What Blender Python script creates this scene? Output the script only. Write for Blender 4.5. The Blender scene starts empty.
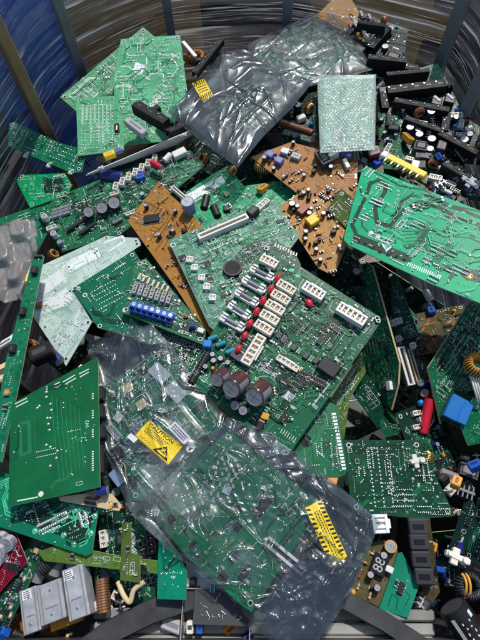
import bpy, math, random
from mathutils import Vector, Matrix, noise
random.seed(7)
C = bpy.context.scene.collection
R = math.radians
F, CX, CY, H = 480.0, 240.0, 320.0, 0.70      # focal length in photo pixels, camera height above the pile
PX = 0.00160                                  # about one photo pixel on the pile, in metres

# ---------------------------------------------------------------- camera
_z = -Vector((15/F, -250/F, -1)).normalized()
_v = Vector((0, 0, -1))
_y = (_v - _v.dot(_z)*_z).normalized()
_x = _y.cross(_z)
ROT = Matrix((_x, _y, _z))                    # camera frame -> world frame
EYE = Vector((0, 0, H))
def ray(px, py): return ROT @ Vector(((px-CX)/F, (CY-py)/F, -1))
def at(px, py, z=0.0):                        # z in millimetres
    d = ray(px, py); return EYE + d*((z/1000-H)/d.z)

# ---------------------------------------------------------------- materials
MATS = {}
def nodes(name):
    m = bpy.data.materials.new(name); m.use_nodes = True
    nt = m.node_tree; b = nt.nodes['Principled BSDF']
    MATS[name] = m
    return m, nt, b
def simple(name, col, rough=.5, metal=0, var=.12, scale=60, coat=0, bump=0, spec=.5):
    m, nt, b = nodes(name); N, L = nt.nodes, nt.links
    tc = N.new('ShaderNodeTexCoord'); ns = N.new('ShaderNodeTexNoise')
    ns.inputs['Scale'].default_value = scale; ns.inputs['Detail'].default_value = 5
    L.new(tc.outputs['Object'], ns.inputs['Vector'])
    oi = N.new('ShaderNodeObjectInfo')
    mx = N.new('ShaderNodeMix'); mx.data_type = 'RGBA'
    mx.inputs[6].default_value = (*[c*(1-var) for c in col], 1)
    mx.inputs[7].default_value = (*[min(1, c*(1+var)+.01*var) for c in col], 1)
    ad = N.new('ShaderNodeMath'); ad.operation = 'MULTIPLY_ADD'
    ad.inputs[1].default_value = .5; ad.inputs[2].default_value = -.25
    L.new(oi.outputs['Random'], ad.inputs[0])
    a2 = N.new('ShaderNodeMath'); a2.use_clamp = True; L.new(ad.outputs[0], a2.inputs[0]); L.new(ns.outputs['Fac'], a2.inputs[1])
    L.new(a2.outputs[0], mx.inputs[0]); L.new(mx.outputs[2], b.inputs['Base Color'])
    rr = N.new('ShaderNodeMapRange'); rr.inputs[3].default_value = max(.03, rough-.12); rr.inputs[4].default_value = min(1, rough+.15)
    L.new(ns.outputs['Fac'], rr.inputs[0]); L.new(rr.outputs[0], b.inputs['Roughness'])
    b.inputs['Metallic'].default_value = metal
    b.inputs['Specular IOR Level'].default_value = spec
    if coat: b.inputs['Coat Weight'].default_value = coat; b.inputs['Coat Roughness'].default_value = .15
    if bump:
        bp = N.new('ShaderNodeBump'); bp.inputs['Strength'].default_value = bump; bp.inputs['Distance'].default_value = .001
        L.new(ns.outputs['Fac'], bp.inputs['Height']); L.new(bp.outputs[0], b.inputs['Normal'])
    return m
def mask(name, dark, light, rough=.36, scale=9, grid=0.0, tscale=90):
    """solder mask: base colour with fine copper routing showing through as a paler pattern and dust"""
    m, nt, b = nodes(name); N, L = nt.nodes, nt.links
    tc = N.new('ShaderNodeTexCoord')
    br = N.new('ShaderNodeTexVoronoi'); br.distance = 'MANHATTAN'; br.feature = 'F1'; br.inputs['Scale'].default_value = tscale
    L.new(tc.outputs['Object'], br.inputs['Vector'])
    gt = N.new('ShaderNodeMath'); gt.operation = 'GREATER_THAN'; gt.inputs[1].default_value = .52
    L.new(br.outputs['Distance'], gt.inputs[0])
    ns = N.new('ShaderNodeTexNoise'); ns.inputs['Scale'].default_value = scale; ns.inputs['Detail'].default_value = 6
    L.new(tc.outputs['Object'], ns.inputs['Vector'])
    mr = N.new('ShaderNodeMapRange'); mr.inputs[1].default_value = .3; mr.inputs[2].default_value = .7
    mr.inputs[3].default_value = 0; mr.inputs[4].default_value = .45; L.new(ns.outputs['Fac'], mr.inputs[0])
    ad = N.new('ShaderNodeMath'); ad.operation = 'MULTIPLY_ADD'; ad.use_clamp = True; ad.inputs[1].default_value = grid
    L.new(gt.outputs[0], ad.inputs[0]); L.new(mr.outputs[0], ad.inputs[2])
    mx = N.new('ShaderNodeMix'); mx.data_type = 'RGBA'
    mx.inputs[6].default_value = (*dark, 1); mx.inputs[7].default_value = (*light, 1)
    L.new(ad.outputs[0], mx.inputs[0])
    n2 = N.new('ShaderNodeTexNoise'); n2.inputs['Scale'].default_value = 260; n2.inputs['Detail'].default_value = 8
    L.new(tc.outputs['Object'], n2.inputs['Vector'])
    dm = N.new('ShaderNodeMapRange'); dm.inputs[1].default_value = .58; dm.inputs[2].default_value = .8; dm.inputs[4].default_value = .07
    L.new(n2.outputs['Fac'], dm.inputs[0])
    dust = N.new('ShaderNodeMix'); dust.data_type = 'RGBA'; dust.inputs[7].default_value = (.35, .36, .33, 1)
    L.new(dm.outputs[0], dust.inputs[0]); L.new(mx.outputs[2], dust.inputs[6]); 
    oi = N.new('ShaderNodeObjectInfo'); vr = N.new('ShaderNodeMapRange'); vr.inputs[3].default_value = .72; vr.inputs[4].default_value = 1.2; L.new(oi.outputs['Random'], vr.inputs[0])
    sn = N.new('ShaderNodeTexNoise'); sn.inputs['Scale'].default_value = 22; sn.inputs['Detail'].default_value = 9; sn.inputs['Roughness'].default_value = .7; L.new(tc.outputs['Object'], sn.inputs['Vector'])
    sm = N.new('ShaderNodeMapRange'); sm.inputs[1].default_value = .3; sm.inputs[2].default_value = .75; sm.inputs[3].default_value = .72; sm.inputs[4].default_value = 1.2; L.new(sn.outputs['Fac'], sm.inputs[0])
    vm = N.new('ShaderNodeMath'); vm.operation = 'MULTIPLY'; L.new(vr.outputs[0], vm.inputs[0]); L.new(sm.outputs[0], vm.inputs[1])
    hs = N.new('ShaderNodeHueSaturation'); hr = N.new('ShaderNodeMapRange'); hr.inputs[3].default_value = .49; hr.inputs[4].default_value = .515; L.new(oi.outputs['Random'], hr.inputs[0])
    L.new(hr.outputs[0], hs.inputs['Hue']); L.new(vm.outputs[0], hs.inputs['Value']); hs.inputs['Saturation'].default_value = 1.06
    L.new(dust.outputs[2], hs.inputs['Color']); L.new(hs.outputs[0], b.inputs['Base Color'])
    rr = N.new('ShaderNodeMapRange'); rr.inputs[3].default_value = rough-.12; rr.inputs[4].default_value = rough+.22
    L.new(ns.outputs['Fac'], rr.inputs[0]); L.new(rr.outputs[0], b.inputs['Roughness'])
    b.inputs['Specular IOR Level'].default_value = .24
    bp = N.new('ShaderNodeBump'); bp.inputs['Strength'].default_value = .25; bp.inputs['Distance'].default_value = .0006
    L.new(ns.outputs['Fac'], bp.inputs['Height']); L.new(bp.outputs[0], b.inputs['Normal'])
    return m
def thin_fresnel(N, L, bump):
    fr = N.new('ShaderNodeFresnel'); ge = N.new('ShaderNodeNewGeometry'); mr = N.new('ShaderNodeMapRange')
    mr.inputs[3].default_value = 1.5; mr.inputs[4].default_value = 1/1.5      # a thin sheet reflects alike from both faces
    L.new(ge.outputs['Backfacing'], mr.inputs[0]); L.new(mr.outputs[0], fr.inputs['IOR']); L.new(bump.outputs[0], fr.inputs['Normal']); return fr
def film_mat(name, tint, gloss=.25, haze=.10, hcol=(.5, .52, .54), rough=.1, bscale=40, bstr=.5, stretch=None, milky_sheen=None):
    """clear plastic film: see-through sheet with a glossy face, faint haze and fine creases"""
    m = bpy.data.materials.new(name); m.use_nodes = True; MATS[name] = m
    nt = m.node_tree; N, L = nt.nodes, nt.links; N.clear()
    out = N.new('ShaderNodeOutputMaterial'); tr = N.new('ShaderNodeBsdfTransparent'); tr.inputs[0].default_value = (*tint, 1)
    gl = N.new('ShaderNodeBsdfGlossy'); gl.inputs['Roughness'].default_value = rough; gl.inputs[0].default_value = (.95, .97, 1, 1)
    df = N.new('ShaderNodeBsdfDiffuse'); df.inputs[0].default_value = (*hcol, 1)
    tc = N.new('ShaderNodeTexCoord'); mp = N.new('ShaderNodeMapping')
    if stretch: mp.inputs['Scale'].default_value = stretch
    L.new(tc.outputs['Object'], mp.inputs[0])
    ns = N.new('ShaderNodeTexNoise'); ns.inputs['Scale'].default_value = bscale; ns.inputs['Detail'].default_value = 6; ns.inputs['Roughness'].default_value = .6
    ns.inputs['Distortion'].default_value = .6
    g2 = N.new('ShaderNodeBsdfGlossy'); g2.inputs['Roughness'].default_value = .34; g2.inputs[0].default_value = (.95, .97, 1, 1)
    gm = N.new('ShaderNodeMixShader'); gm.inputs[0].default_value = .5; L.new(gl.outputs[0], gm.inputs[1]); L.new(g2.outputs[0], gm.inputs[2])
    L.new(mp.outputs[0], ns.inputs['Vector'])
    bp = N.new('ShaderNodeBump'); bp.inputs['Strength'].default_value = bstr; bp.inputs['Distance'].default_value = .004
    L.new(ns.outputs['Fac'], bp.inputs['Height'])
    for s in (gl, g2, df): L.new(bp.outputs[0], s.inputs['Normal'])
    lw = thin_fresnel(N, L, bp)
    ma = N.new('ShaderNodeMath'); ma.operation = 'ADD'; ma.inputs[1].default_value = gloss; ma.use_clamp = True
    L.new(lw.outputs[0], ma.inputs[0])
    m1 = N.new('ShaderNodeMixShader'); L.new(tr.outputs[0], m1.inputs[1]); L.new(df.outputs[0], m1.inputs[2])
    if milky_sheen:  # pale patches paint broad silvery reflections into the film's haze
        mr = N.new('ShaderNodeMapRange'); mr.inputs[1].default_value = milky_sheen[0]; mr.inputs[2].default_value = milky_sheen[1]
        mr.inputs[3].default_value = haze; mr.inputs[4].default_value = milky_sheen[2]
        L.new(ns.outputs['Fac'], mr.inputs[0]); L.new(mr.outputs[0], m1.inputs[0])
    else: m1.inputs[0].default_value = haze
    m2 = N.new('ShaderNodeMixShader'); L.new(ma.outputs[0], m2.inputs[0]); L.new(m1.outputs[0], m2.inputs[1]); L.new(gm.outputs[0], m2.inputs[2])
    L.new(m2.outputs[0], out.inputs[0])
    return m

mask('mask_green', (.006, .085, .032), (.02, .20, .085), grid=.35)
mask('mask_plain', (.003, .105, .042), (.008, .165, .075), grid=.0, scale=5)
mask('mask_leaf', (.005, .098, .028), (.011, .155, .052), grid=.0, scale=5)
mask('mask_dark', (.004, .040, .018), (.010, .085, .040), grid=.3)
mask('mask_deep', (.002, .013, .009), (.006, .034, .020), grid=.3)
mask('mask_bright', (.005, .32, .11), (.016, .43, .17), grid=.1)
mask('mask_light', (.06, .33, .13), (.16, .46, .23), grid=.35, tscale=120)
mask('mask_sage', (.045, .16, .10), (.13, .28, .19), grid=.5, tscale=140)
mask('mask_mint', (.34, .48, .41), (.55, .65, .59), grid=.4)
mask('mask_teal', (.006, .19, .11), (.012, .28, .16), grid=.2)
mask('mask_olive', (.07, .13, .02), (.14, .22, .05), grid=.3)
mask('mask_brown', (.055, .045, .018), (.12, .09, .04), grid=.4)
mask('mask_red', (.16, .006, .012), (.30, .02, .03), grid=.3)
mask('mask_orange', (.33, .14, .03), (.46, .22, .06), grid=.12, rough=.5)
mask('mask_tan', (.42, .19, .06), (.54, .28, .11), grid=.12, rough=.5)
mask('mask_white', (.55, .56, .54), (.70, .70, .68), grid=.1)
simple('trace_light', (.018, .20, .08), .38, spec=.3)
simple('trace_mid', (.012, .15, .06), .38, spec=.3)
simple('trace_pale', (.15, .45, .26), .38, spec=.3)
simple('trace_dark', (.002, .035, .016), .38, spec=.3)
simple('trace_bright', (.06, .55, .27), .38, spec=.3)
simple('trace_silver', (.78, .82, .78), .4, .12)
simple('trace_mintline', (.25, .45, .36), .38, spec=.3)
simple('trace_copper', (.42, .16, .06), .35, .2)
simple('trace_brown', (.36, .15, .03), .5)
simple('solder', (.46, .48, .47), .36, .7)
simple('silk', (.60, .64, .60), .6)
simple('hole', (.006, .008, .006), .8)
simple('edge_fr4', (.40, .42, .22), .6)
simple('edge_tan', (.50, .36, .18), .6)
simple('edge_pale', (.62, .66, .55), .5)
simple('steel', (.62, .63, .64), .3, .9)
simple('aluminium', (.36, .37, .38), .45, .35, var=.35, scale=90, bump=.3)
simple('copper', (.60, .25, .09), .3, .8)
simple('gold', (.70, .45, .12), .3, .8)
simple('black', (.012, .012, .013), .45, spec=.35)
simple('black_matte', (.009, .009, .010), .6, spec=.25)
simple('dark_grey', (.045, .046, .05), .5)
simple('grey', (.20, .21, .22), .5)
simple('pale_grey', (.42, .43, .45), .5)
simple('white', (.72, .71, .66), .4)
simple('ivory', (.74, .70, .60), .45)
simple('cream', (.68, .52, .28), .5)
simple('red', (.60, .012, .03), .3, coat=.4)
simple('dark_red', (.12, .012, .015), .35)
simple('maroon', (.070, .016, .018), .3, coat=.5)
simple('rust', (.30, .06, .02), .45)
simple('blue', (.012, .10, .48), .35)
simple('navy', (.01, .02, .16), .3, coat=.4)
simple('sky_blue', (.02, .19, .55), .4)
simple('steel_blue', (.16, .24, .42), .35, coat=.3)
simple('violet', (.15, .16, .42), .4)
simple('teal', (.02, .25, .33), .4)
simple('yellow', (.80, .58, .015), .45)
simple('amber', (.70, .33, .03), .4)
simple('green', (.02, .25, .08), .4)
simple('lime', (.35, .70, .05), .4)
simple('label_grey', (.50, .51, .56), .6)
simple('label_white', (.75, .76, .76), .6)
simple('ferrite', (.05, .05, .055), .6)
simple('plate_metal', (.50, .51, .52), .42, .4, var=.4, scale=70, bump=.4)
simple('galvanised', (.18, .185, .195), .5, .3, var=.3, scale=25, bump=.2)
simple('rail_light', (.30, .30, .28), .55, .25, var=.55, scale=30, bump=.4)
simple('rail_dark', (.04, .042, .045), .5, .1, var=.6, scale=45, bump=.5)
simple('rusty_steel', (.30, .20, .10), .55, .3, var=.5, scale=18, bump=.3)
simple('ring_white', (.60, .63, .60), .5)
simple('concrete', (.16, .155, .15), .85, var=.3, scale=4, bump=.3)
simple('drum_blue', (.03, .18, .66), .3, var=.25, scale=6)
simple('cardboard', (.52, .30, .08), .8, var=.2, scale=8)
simple('crate_dark', (.05, .045, .05), .6, var=.3, scale=8)
film_mat('bag_clear', (.68, .74, .73), gloss=.05, haze=.02, hcol=(.6, .63, .65), rough=.085, bscale=7, bstr=.5, milky_sheen=(.50, .78, .32))
film_mat('bag_fold', (.62, .66, .69), gloss=.02, haze=.06, hcol=(.22, .25, .28), rough=.14, bscale=12, bstr=.3)
film_mat('bag_top', (.70, .75, .76), gloss=.02, haze=.05, hcol=(.5, .54, .56), rough=.09, bscale=9, bstr=.2, milky_sheen=(.5, .75, .2))
film_mat('bag_smoke', (.50, .55, .57), gloss=.05, haze=.06, hcol=(.34, .38, .44), rough=.12, bscale=28, bstr=.35)
film_mat('bag_dark', (.55, .62, .61), gloss=.04, haze=.05, hcol=(.20, .24, .26), rough=.13, bscale=6, bstr=.4, milky_sheen=(.5, .78, .3))
def wrap_mat(name):
    """stretch wrap: many layers pulled tight, long thin pale folds and painted highlight streaks over clear glossy film"""
    m = bpy.data.materials.new(name); m.use_nodes = True; MATS[name] = m
    nt = m.node_tree; N, L = nt.nodes, nt.links; N.clear()
    out = N.new('ShaderNodeOutputMaterial'); tr = N.new('ShaderNodeBsdfTransparent'); tr.inputs[0].default_value = (.74, .75, .78, 1)
    gl = N.new('ShaderNodeBsdfGlossy'); gl.inputs['Roughness'].default_value = .16
    df = N.new('ShaderNodeBsdfDiffuse'); df.inputs[0].default_value = (.75, .75, .76, 1); tl = N.new('ShaderNodeBsdfTranslucent'); tl.inputs[0].default_value = (.75, .75, .76, 1)
    ad = N.new('ShaderNodeMixShader'); ad.inputs[0].default_value = .5; L.new(df.outputs[0], ad.inputs[1]); L.new(tl.outputs[0], ad.inputs[2])
    tc = N.new('ShaderNodeTexCoord'); fac = None
    wv = N.new('ShaderNodeTexNoise'); wv.inputs['Scale'].default_value = 3; L.new(tc.outputs['Object'], wv.inputs['Vector'])
    mulw = N.new('ShaderNodeVectorMath'); mulw.operation = 'MULTIPLY_ADD'; mulw.inputs[1].default_value = (0, 0, .014); L.new(wv.outputs['Color'], mulw.inputs[0]); L.new(tc.outputs['Object'], mulw.inputs[2])
    for sc_, a, b_, k in (((2.2, 2.2, 90), .60, .68, .9), ((3.5, 3.5, 260), .60, .68, .85), ((.9, .9, 22), .42, .78, .34)):  # pale streaks and broad haze: glints on the folds painted as diffuse colour
        mp = N.new('ShaderNodeMapping'); mp.inputs['Scale'].default_value = sc_; mp.inputs['Rotation'].default_value = (.12, -.10, 0); L.new(mulw.outputs[0], mp.inputs[0])
        ns = N.new('ShaderNodeTexNoise'); ns.inputs['Scale'].default_value = 1.6; ns.inputs['Detail'].default_value = 3; L.new(mp.outputs[0], ns.inputs['Vector'])
        mr = N.new('ShaderNodeMapRange'); mr.inputs[1].default_value = a; mr.inputs[2].default_value = b_; mr.inputs[4].default_value = k; L.new(ns.outputs['Fac'], mr.inputs[0])
        if fac is None: fac = mr.outputs[0]; hs = ns
        else:
            mx = N.new('ShaderNodeMath'); mx.operation = 'MAXIMUM'; L.new(fac, mx.inputs[0]); L.new(mr.outputs[0], mx.inputs[1]); fac = mx.outputs[0]
    bp = N.new('ShaderNodeBump'); bp.inputs['Strength'].default_value = .9; bp.inputs['Distance'].default_value = .006; L.new(hs.outputs['Fac'], bp.inputs['Height'])
    L.new(bp.outputs[0], gl.inputs['Normal'])
    m1 = N.new('ShaderNodeMixShader'); L.new(fac, m1.inputs[0]); L.new(tr.outputs[0], m1.inputs[1]); L.new(ad.outputs[0], m1.inputs[2])
    lw = thin_fresnel(N, L, bp)
    m2 = N.new('ShaderNodeMixShader'); L.new(lw.outputs[0], m2.inputs[0]); L.new(m1.outputs[0], m2.inputs[1]); L.new(gl.outputs[0], m2.inputs[2]); L.new(m2.outputs[0], out.inputs[0])
wrap_mat('stretch_wrap')
film_mat('bubble_film', (.80, .90, .86), gloss=.0, haze=.36, hcol=(.62, .76, .70), rough=.3, bscale=60, bstr=.1)
film_mat('clear_plastic', (.70, .67, .65), gloss=.01, haze=.34, hcol=(.46, .44, .43), rough=.25, bscale=12, bstr=.5)
film_mat('window_film', (.8, .8, .85), gloss=.05, haze=.2, rough=.1)

# ---------------------------------------------------------------- mesh collector
class MB:
    def __init__(s): s.v = []; s.f = []; s.m = []; s.s = []; s.k = 0
    def face(s, pts, mat, smooth=False):
        i = len(s.v); s.v += [tuple(p) for p in pts]; s.f.append(tuple(range(i, i+len(pts)))); s.m.append(mat); s.s.append(smooth)
    def grid(s, rows, mat, smooth=True, wrap=False):
        i = len(s.v); n = len(rows[0])
        for r in rows: s.v += [tuple(p) for p in r]
        for a in range(len(rows)-1):
            for b in range(n if wrap else n-1):
                c = (b+1) % n
                s.f.append((i+a*n+b, i+a*n+c, i+(a+1)*n+c, i+(a+1)*n+b)); s.m.append(mat); s.s.append(smooth)
    def box(s, x, y, z0, sx, sy, sz, mat, rot=0, bev=None, top=None):
        """box standing on z0; edges chamfered"""
        b = min(sx, sy, sz)*.12 if bev is None else bev
        hx, hy, hz = sx/2, sy/2, sz/2; cr, sr = math.cos(rot), math.sin(rot)
        i = len(s.v); idx = {}
        for ax in (-1, 1):
            for ay in (-1, 1):
                for az in (-1, 1):
                    for k in range(3):
                        p = [ax*(hx-(0 if k == 0 else b)), ay*(hy-(0 if k == 1 else b)), az*(hz-(0 if k == 2 else b))]
                        idx[(ax, ay, az, k)] = len(s.v)
                        s.v.append((x+p[0]*cr-p[1]*sr, y+p[0]*sr+p[1]*cr, z0+hz+p[2]))
        def add(q, m):
            c = sum((Vector(s.v[j]) for j in q), Vector())/len(q); n = (Vector(s.v[q[1]])-Vector(s.v[q[0]])).cross(Vector(s.v[q[2]])-Vector(s.v[q[1]]))
            if n.dot(c-Vector((x, y, z0+hz))) < 0: q = q[::-1]
            s.f.append(tuple(q)); s.m.append(m); s.s.append(False)
        for g in (-1, 1):
            add([idx[(g, -1, -1, 0)], idx[(g, 1, -1, 0)], idx[(g, 1, 1, 0)], idx[(g, -1, 1, 0)]], mat)
            add([idx[(-1, g, -1, 1)], idx[(1, g, -1, 1)], idx[(1, g, 1, 1)], idx[(-1, g, 1, 1)]], mat)
            add([idx[(-1, -1, g, 2)], idx[(1, -1, g, 2)], idx[(1, 1, g, 2)], idx[(-1, 1, g, 2)]], (top or mat) if g > 0 else mat)
            for h in (-1, 1):
                add([idx[(-1, g, h, 1)], idx[(1, g, h, 1)], idx[(1, g, h, 2)], idx[(-1, g, h, 2)]], mat)
                add([idx[(g, -1, h, 0)], idx[(g, 1, h, 0)], idx[(g, 1, h, 2)], idx[(g, -1, h, 2)]], mat)
                add([idx[(g, h, -1, 0)], idx[(g, h, 1, 0)], idx[(g, h, 1, 1)], idx[(g, h, -1, 1)]], mat)
                for w in (-1, 1): add([idx[(g, h, w, 0)], idx[(g, h, w, 1)], idx[(g, h, w, 2)]], mat)
    def cyl(s, p0, p1, r0, r1, mat, n=16, cap0=None, cap1=None, caps=True):
        p0, p1 = Vector(p0), Vector(p1); d = (p1-p0).normalized()
        a = d.orthogonal().normalized(); b = d.cross(a)
        ring = lambda c, r: [c+(a*math.cos(t*2*math.pi/n)+b*math.sin(t*2*math.pi/n))*r for t in range(n)]
        s.grid([ring(p0, r0), ring(p1, r1)], mat, True, True)
        if caps: s.face(ring(p0, r0)[::-1], cap0 or mat); s.face(ring(p1, r1), cap1 or mat)
    def rev(s, prof, mat, n=20, c=(0, 0, 0)):      # profile [(r, z, mat?)]
        for (q0, q1) in zip(prof, prof[1:]):
            rows = [[(c[0]+q[0]*math.cos(t*2*math.pi/n), c[1]+q[0]*math.sin(t*2*math.pi/n), c[2]+q[1]) for t in range(n)] for q in (q0, q1)]
            s.grid(rows, q1[2] if len(q1) > 2 else mat, True, True)
    def tube(s, pts, r, mat, n=6):
        pts = [Vector(p) for p in pts]; rows = []
        a = None
        for i, p in enumerate(pts):
            d = (pts[min(i+1, len(pts)-1)]-pts[max(i-1, 0)]).normalized()
            a = (d.orthogonal() if a is None else (a-d*a.dot(d))).normalized(); b = d.cross(a)
            rows.append([p+(a*math.cos(t*2*math.pi/n)+b*math.sin(t*2*math.pi/n))*r for t in range(n)])
        s.grid(rows, mat, True, True); s.face(rows[0][::-1], mat); s.face(rows[-1], mat)
    def ball(s, c, rx, ry, rz, mat, n=14, m=8):
        rows = []
        for i in range(m+1):
            t = math.pi*i/m
            rows.append([(c[0]+rx*math.sin(t)*math.cos(k*2*math.pi/n), c[1]+ry*math.sin(t)*math.sin(k*2*math.pi/n), c[2]-rz*math.cos(t)) for k in range(n)])
        s.grid(rows, mat, True, True)
    # flat marks, each one a few microns above the last so none are coplanar
    def lift(s): s.k += 1; return .00012 + s.k*.0000035
    def line(s, pts, w, mat):
        z = s.lift(); P = [Vector((p[0], p[1])) for p in pts]; q = []
        P = [p for i, p in enumerate(P) if i == 0 or (p-P[i-1]).length > 1e-6]
        if len(P) < 2: return
        for i, p in enumerate(P):
            d0 = (P[i]-P[i-1]).normalized() if i else (P[1]-P[0]).normalized()
            d1 = (P[i+1]-P[i]).normalized() if i < len(P)-1 else d0
            t = (d0+d1); t = t.normalized() if t.length > .1 else d0
            n = Vector((-t.y, t.x)); k = 1/max(.5, n.dot(Vector((-d0.y, d0.x))))
            q.append((p+n*k*w/2, p-n*k*w/2))
        for a, b in zip(q, q[1:]): s.face([(a[1].x, a[1].y, z), (b[1].x, b[1].y, z), (b[0].x, b[0].y, z), (a[0].x, a[0].y, z)], mat)
    def disc(s, x, y, r, mat, n=10, dome=0, ring=None):
        z = s.lift()
        if dome:
            rows = [[(x+r*k*math.cos(t*2*math.pi/n), y+r*k*math.sin(t*2*math.pi/n), z+h) for t in range(n)] for k, h in ((1, 0), (.55, dome*.7), (.05, dome))]
            s.grid(rows, mat, True, True)
        else: s.face([(x+r*math.cos(t*2*math.pi/n), y+r*math.sin(t*2*math.pi/n), z) for t in range(n)], mat)
    def rect(s, x, y, w, h, mat, rot=0):
        z = s.lift(); c, t = math.cos(rot), math.sin(rot)
        s.face([(x+a*w/2*c-b*h/2*t, y+a*w/2*t+b*h/2*c, z) for a, b in ((-1, -1), (1, -1), (1, 1), (-1, 1))], mat)
    def text(s, txt, x, y, size, rot, mat, z=None, bold=0):
        cu = bpy.data.curves.new('t', 'FONT'); cu.body = txt; cu.size = size; cu.align_x = 'CENTER'; cu.align_y = 'CENTER'; cu.offset = bold
        cu.resolution_u = 3
        o = bpy.data.objects.new('t', cu); C.objects.link(o); bpy.context.view_layer.update()
        me = o.evaluated_get(bpy.context.evaluated_depsgraph_get()).to_mesh(); z = s.lift()+.00003 if z is None else z
        c, t = math.cos(rot), math.sin(rot)
        for p in me.polygons: s.face([(x+me.vertices[i].co.x*c-me.vertices[i].co.y*t, y+me.vertices[i].co.x*t+me.vertices[i].co.y*c, z) for i in p.vertices], mat)
        bpy.data.objects.remove(o); bpy.data.curves.remove(cu)
    def mesh(s, name):
        me = bpy.data.meshes.new(name); me.from_pydata(s.v, [], s.f)
        names = list(dict.fromkeys(s.m))
        for n in names: me.materials.append(MATS[n])
        me.polygons.foreach_set('material_index', [names.index(n) for n in s.m]); me.polygons.foreach_set('use_smooth', s.s)
        me.update(); return me
    def build(s, name, parent=None, mw=None):
        o = bpy.data.objects.new(name, s.mesh(name)); C.objects.link(o)
        if parent: o.parent = parent
        if mw is not None: o.matrix_world = mw
        return o
def tag(o, label=None, cat=None, group=None, kind=None):
    if label: o['label'] = label
    if cat: o['category'] = cat
    if group: o['group'] = group
    if kind: o['kind'] = kind
    return o
def link(name, me, parent, mat=None):
    o = bpy.data.objects.new(name, me); C.objects.link(o); o.parent = parent
    if mat is not None: o.matrix_local = mat
    return o

# ---------------------------------------------------------------- electronic components: L x W x H, standing on z = 0
def k_chip(L, W, H, c):
    m = MB(); m.box(0, 0, H*.15, L, W*.74, H*.85, c or 'black')
    n = max(2, int(L/(1.9*PX))); 
    for i in range(n):
        x = -L/2+(i+.5)*L/n
        for g in (-1, 1): m.box(x, g*W*.43, 0, L/n*.4, W*.16, H*.4, 'solder', bev=0)
    m.disc(-L*.38, -W*.2, W*.06, 'grey'); a = m.v[-10:]; m.v[-10:] = [(p[0], p[1], H+.00005) for p in a]
    return [(None, m)]
def k_qfp(L, W, H, c):
    m = MB(); m.box(0, 0, H*.2, L*.78, W*.78, H*.8, c or 'black'); n = 7
    for i in range(n):
        x = (-.36+.72*i/(n-1))
        for g in (-1, 1):
            m.box(x*L, g*W*.44, 0, L*.05, W*.12, H*.35, 'solder', bev=0); m.box(g*L*.44, x*W, 0, L*.12, W*.05, H*.35, 'solder', bev=0)
    return [(None, m)]
def k_smd(L, W, H, c):
    m = MB(); m.box(0, 0, 0, L*.6, W*.96, H, c or 'black')
    for g in (-1, 1): m.box(g*L*.4, 0, 0, L*.24, W, H*1.04, 'solder')
    return [(None, m)]
def k_res(L, W, H, c):
    m = MB(); r = min(W/2, H/2)
    m.cyl((-L*.3, 0, r), (L*.3, 0, r), r*.85, r*.85, c or 'cream', 10)
    for g in (-1, 1): m.cyl((g*L*.3, 0, r), (g*L*.22, 0, r), r, r, c or 'cream', 10)
    for k, q in ((-.12, 'rust'), (-.02, 'black'), (.08, 'gold')): m.cyl((L*k, 0, r), (L*(k+.04), 0, r), r*.9, r*.9, q, 10, caps=False)
    for g in (-1, 1): m.tube([(g*L*.3, 0, r), (g*L*.46, 0, r), (g*L*.5, 0, r*.7), (g*L*.5, 0, -.0005)], r*.2, 'solder', 5)
    return [(None, m)]
def k_can(L, W, H, c):
    m = MB(); r = min(L, W)/2; n = 24; c = c or 'black'
    m.rev([(r*.96, 0), (r, H*.02), (r, H*.06), (r*.93, H*.09), (r, H*.12), (r, H*.97), (r*.96, H), (r*.86, H*1.0)], c, n)
    t = MB(); t.rev([(r*.86, H), (r*.83, H*.985), (0.0001, H*.985)], 'aluminium', n)
    for a in (0, math.pi/2): t.box(0, 0, H*.985, r*1.3, r*.04, H*.002+.00005, 'dark_grey', rot=a, bev=0)
    st = MB(); st.rev([(r*1.006, H*.14), (r*1.006, H*.95)], 'grey', n); st.f = st.f[:4]; st.m = st.m[:4]; st.s = st.s[:4]
    return [(None, m), ('can_top', t), ('polarity_stripe', st)]
def k_con(L, W, H, c):
    """wire connector housing: hollow sockets with a pin in each"""
    m = MB(); c = c or 'white'; n = max(2, round(L/(5.0*PX))); p = L/n; t = W*.2
    m.box(0, 0, 0, L, W, H*.62, c)
    m.box(0, -W/2+t/2, H*.6, L, t, H*.4, c); m.box(0, W/2-t/2, H*.6, L, t, H*.4, c)
    for i in range(n+1): m.box(-L/2+min(max(i*p, t/2), L-t/2), 0, H*.6, t, W-2*t, H*.37, c)
    m.box(0, W/2+t*.4, H*.2, L*.5, t, H*.5, c)
    pins = MB()
    for i in range(n): pins.box(-L/2+(i+.5)*p, 0, H*.6, p*.2, p*.2, H*.3, 'gold', bev=0)
    return [(None, m), ('contact_pins', pins)]
def k_slot(L, W, H, c):
    """long board connector with a dark slot"""
    m = MB(); c = c or 'white'
    for g in (-1, 1): m.box(0, g*W*.34, 0, L, W*.3, H, c); m.box(g*L*.48, 0, 0, L*.04, W*.42, H*.97, c)
    m.box(0, 0, 0, L*.95, W*.38, H*.5, 'dark_grey')
    n = max(4, int(L/(2.2*PX)))
    for i in range(n): m.box(-L*.45+i*L*.9/(n-1), W*.22, H*.9, L*.5/n, W*.1, H*.13, 'solder', bev=0)
    return [(None, m)]
def k_hdr(L, W, H, c):
    m = MB(); n = max(2, int(L/(2.6*PX))); m.box(0, 0, 0, L, W, H*.45, c or 'black')
    for i in range(n):
        for g in (-.25, .25): m.box(-L/2+(i+.5)*L/n, g*W, H*.4, L/n*.22, L/n*.22, H*.6, 'steel', bev=0)
    return [(None, m)]
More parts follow.
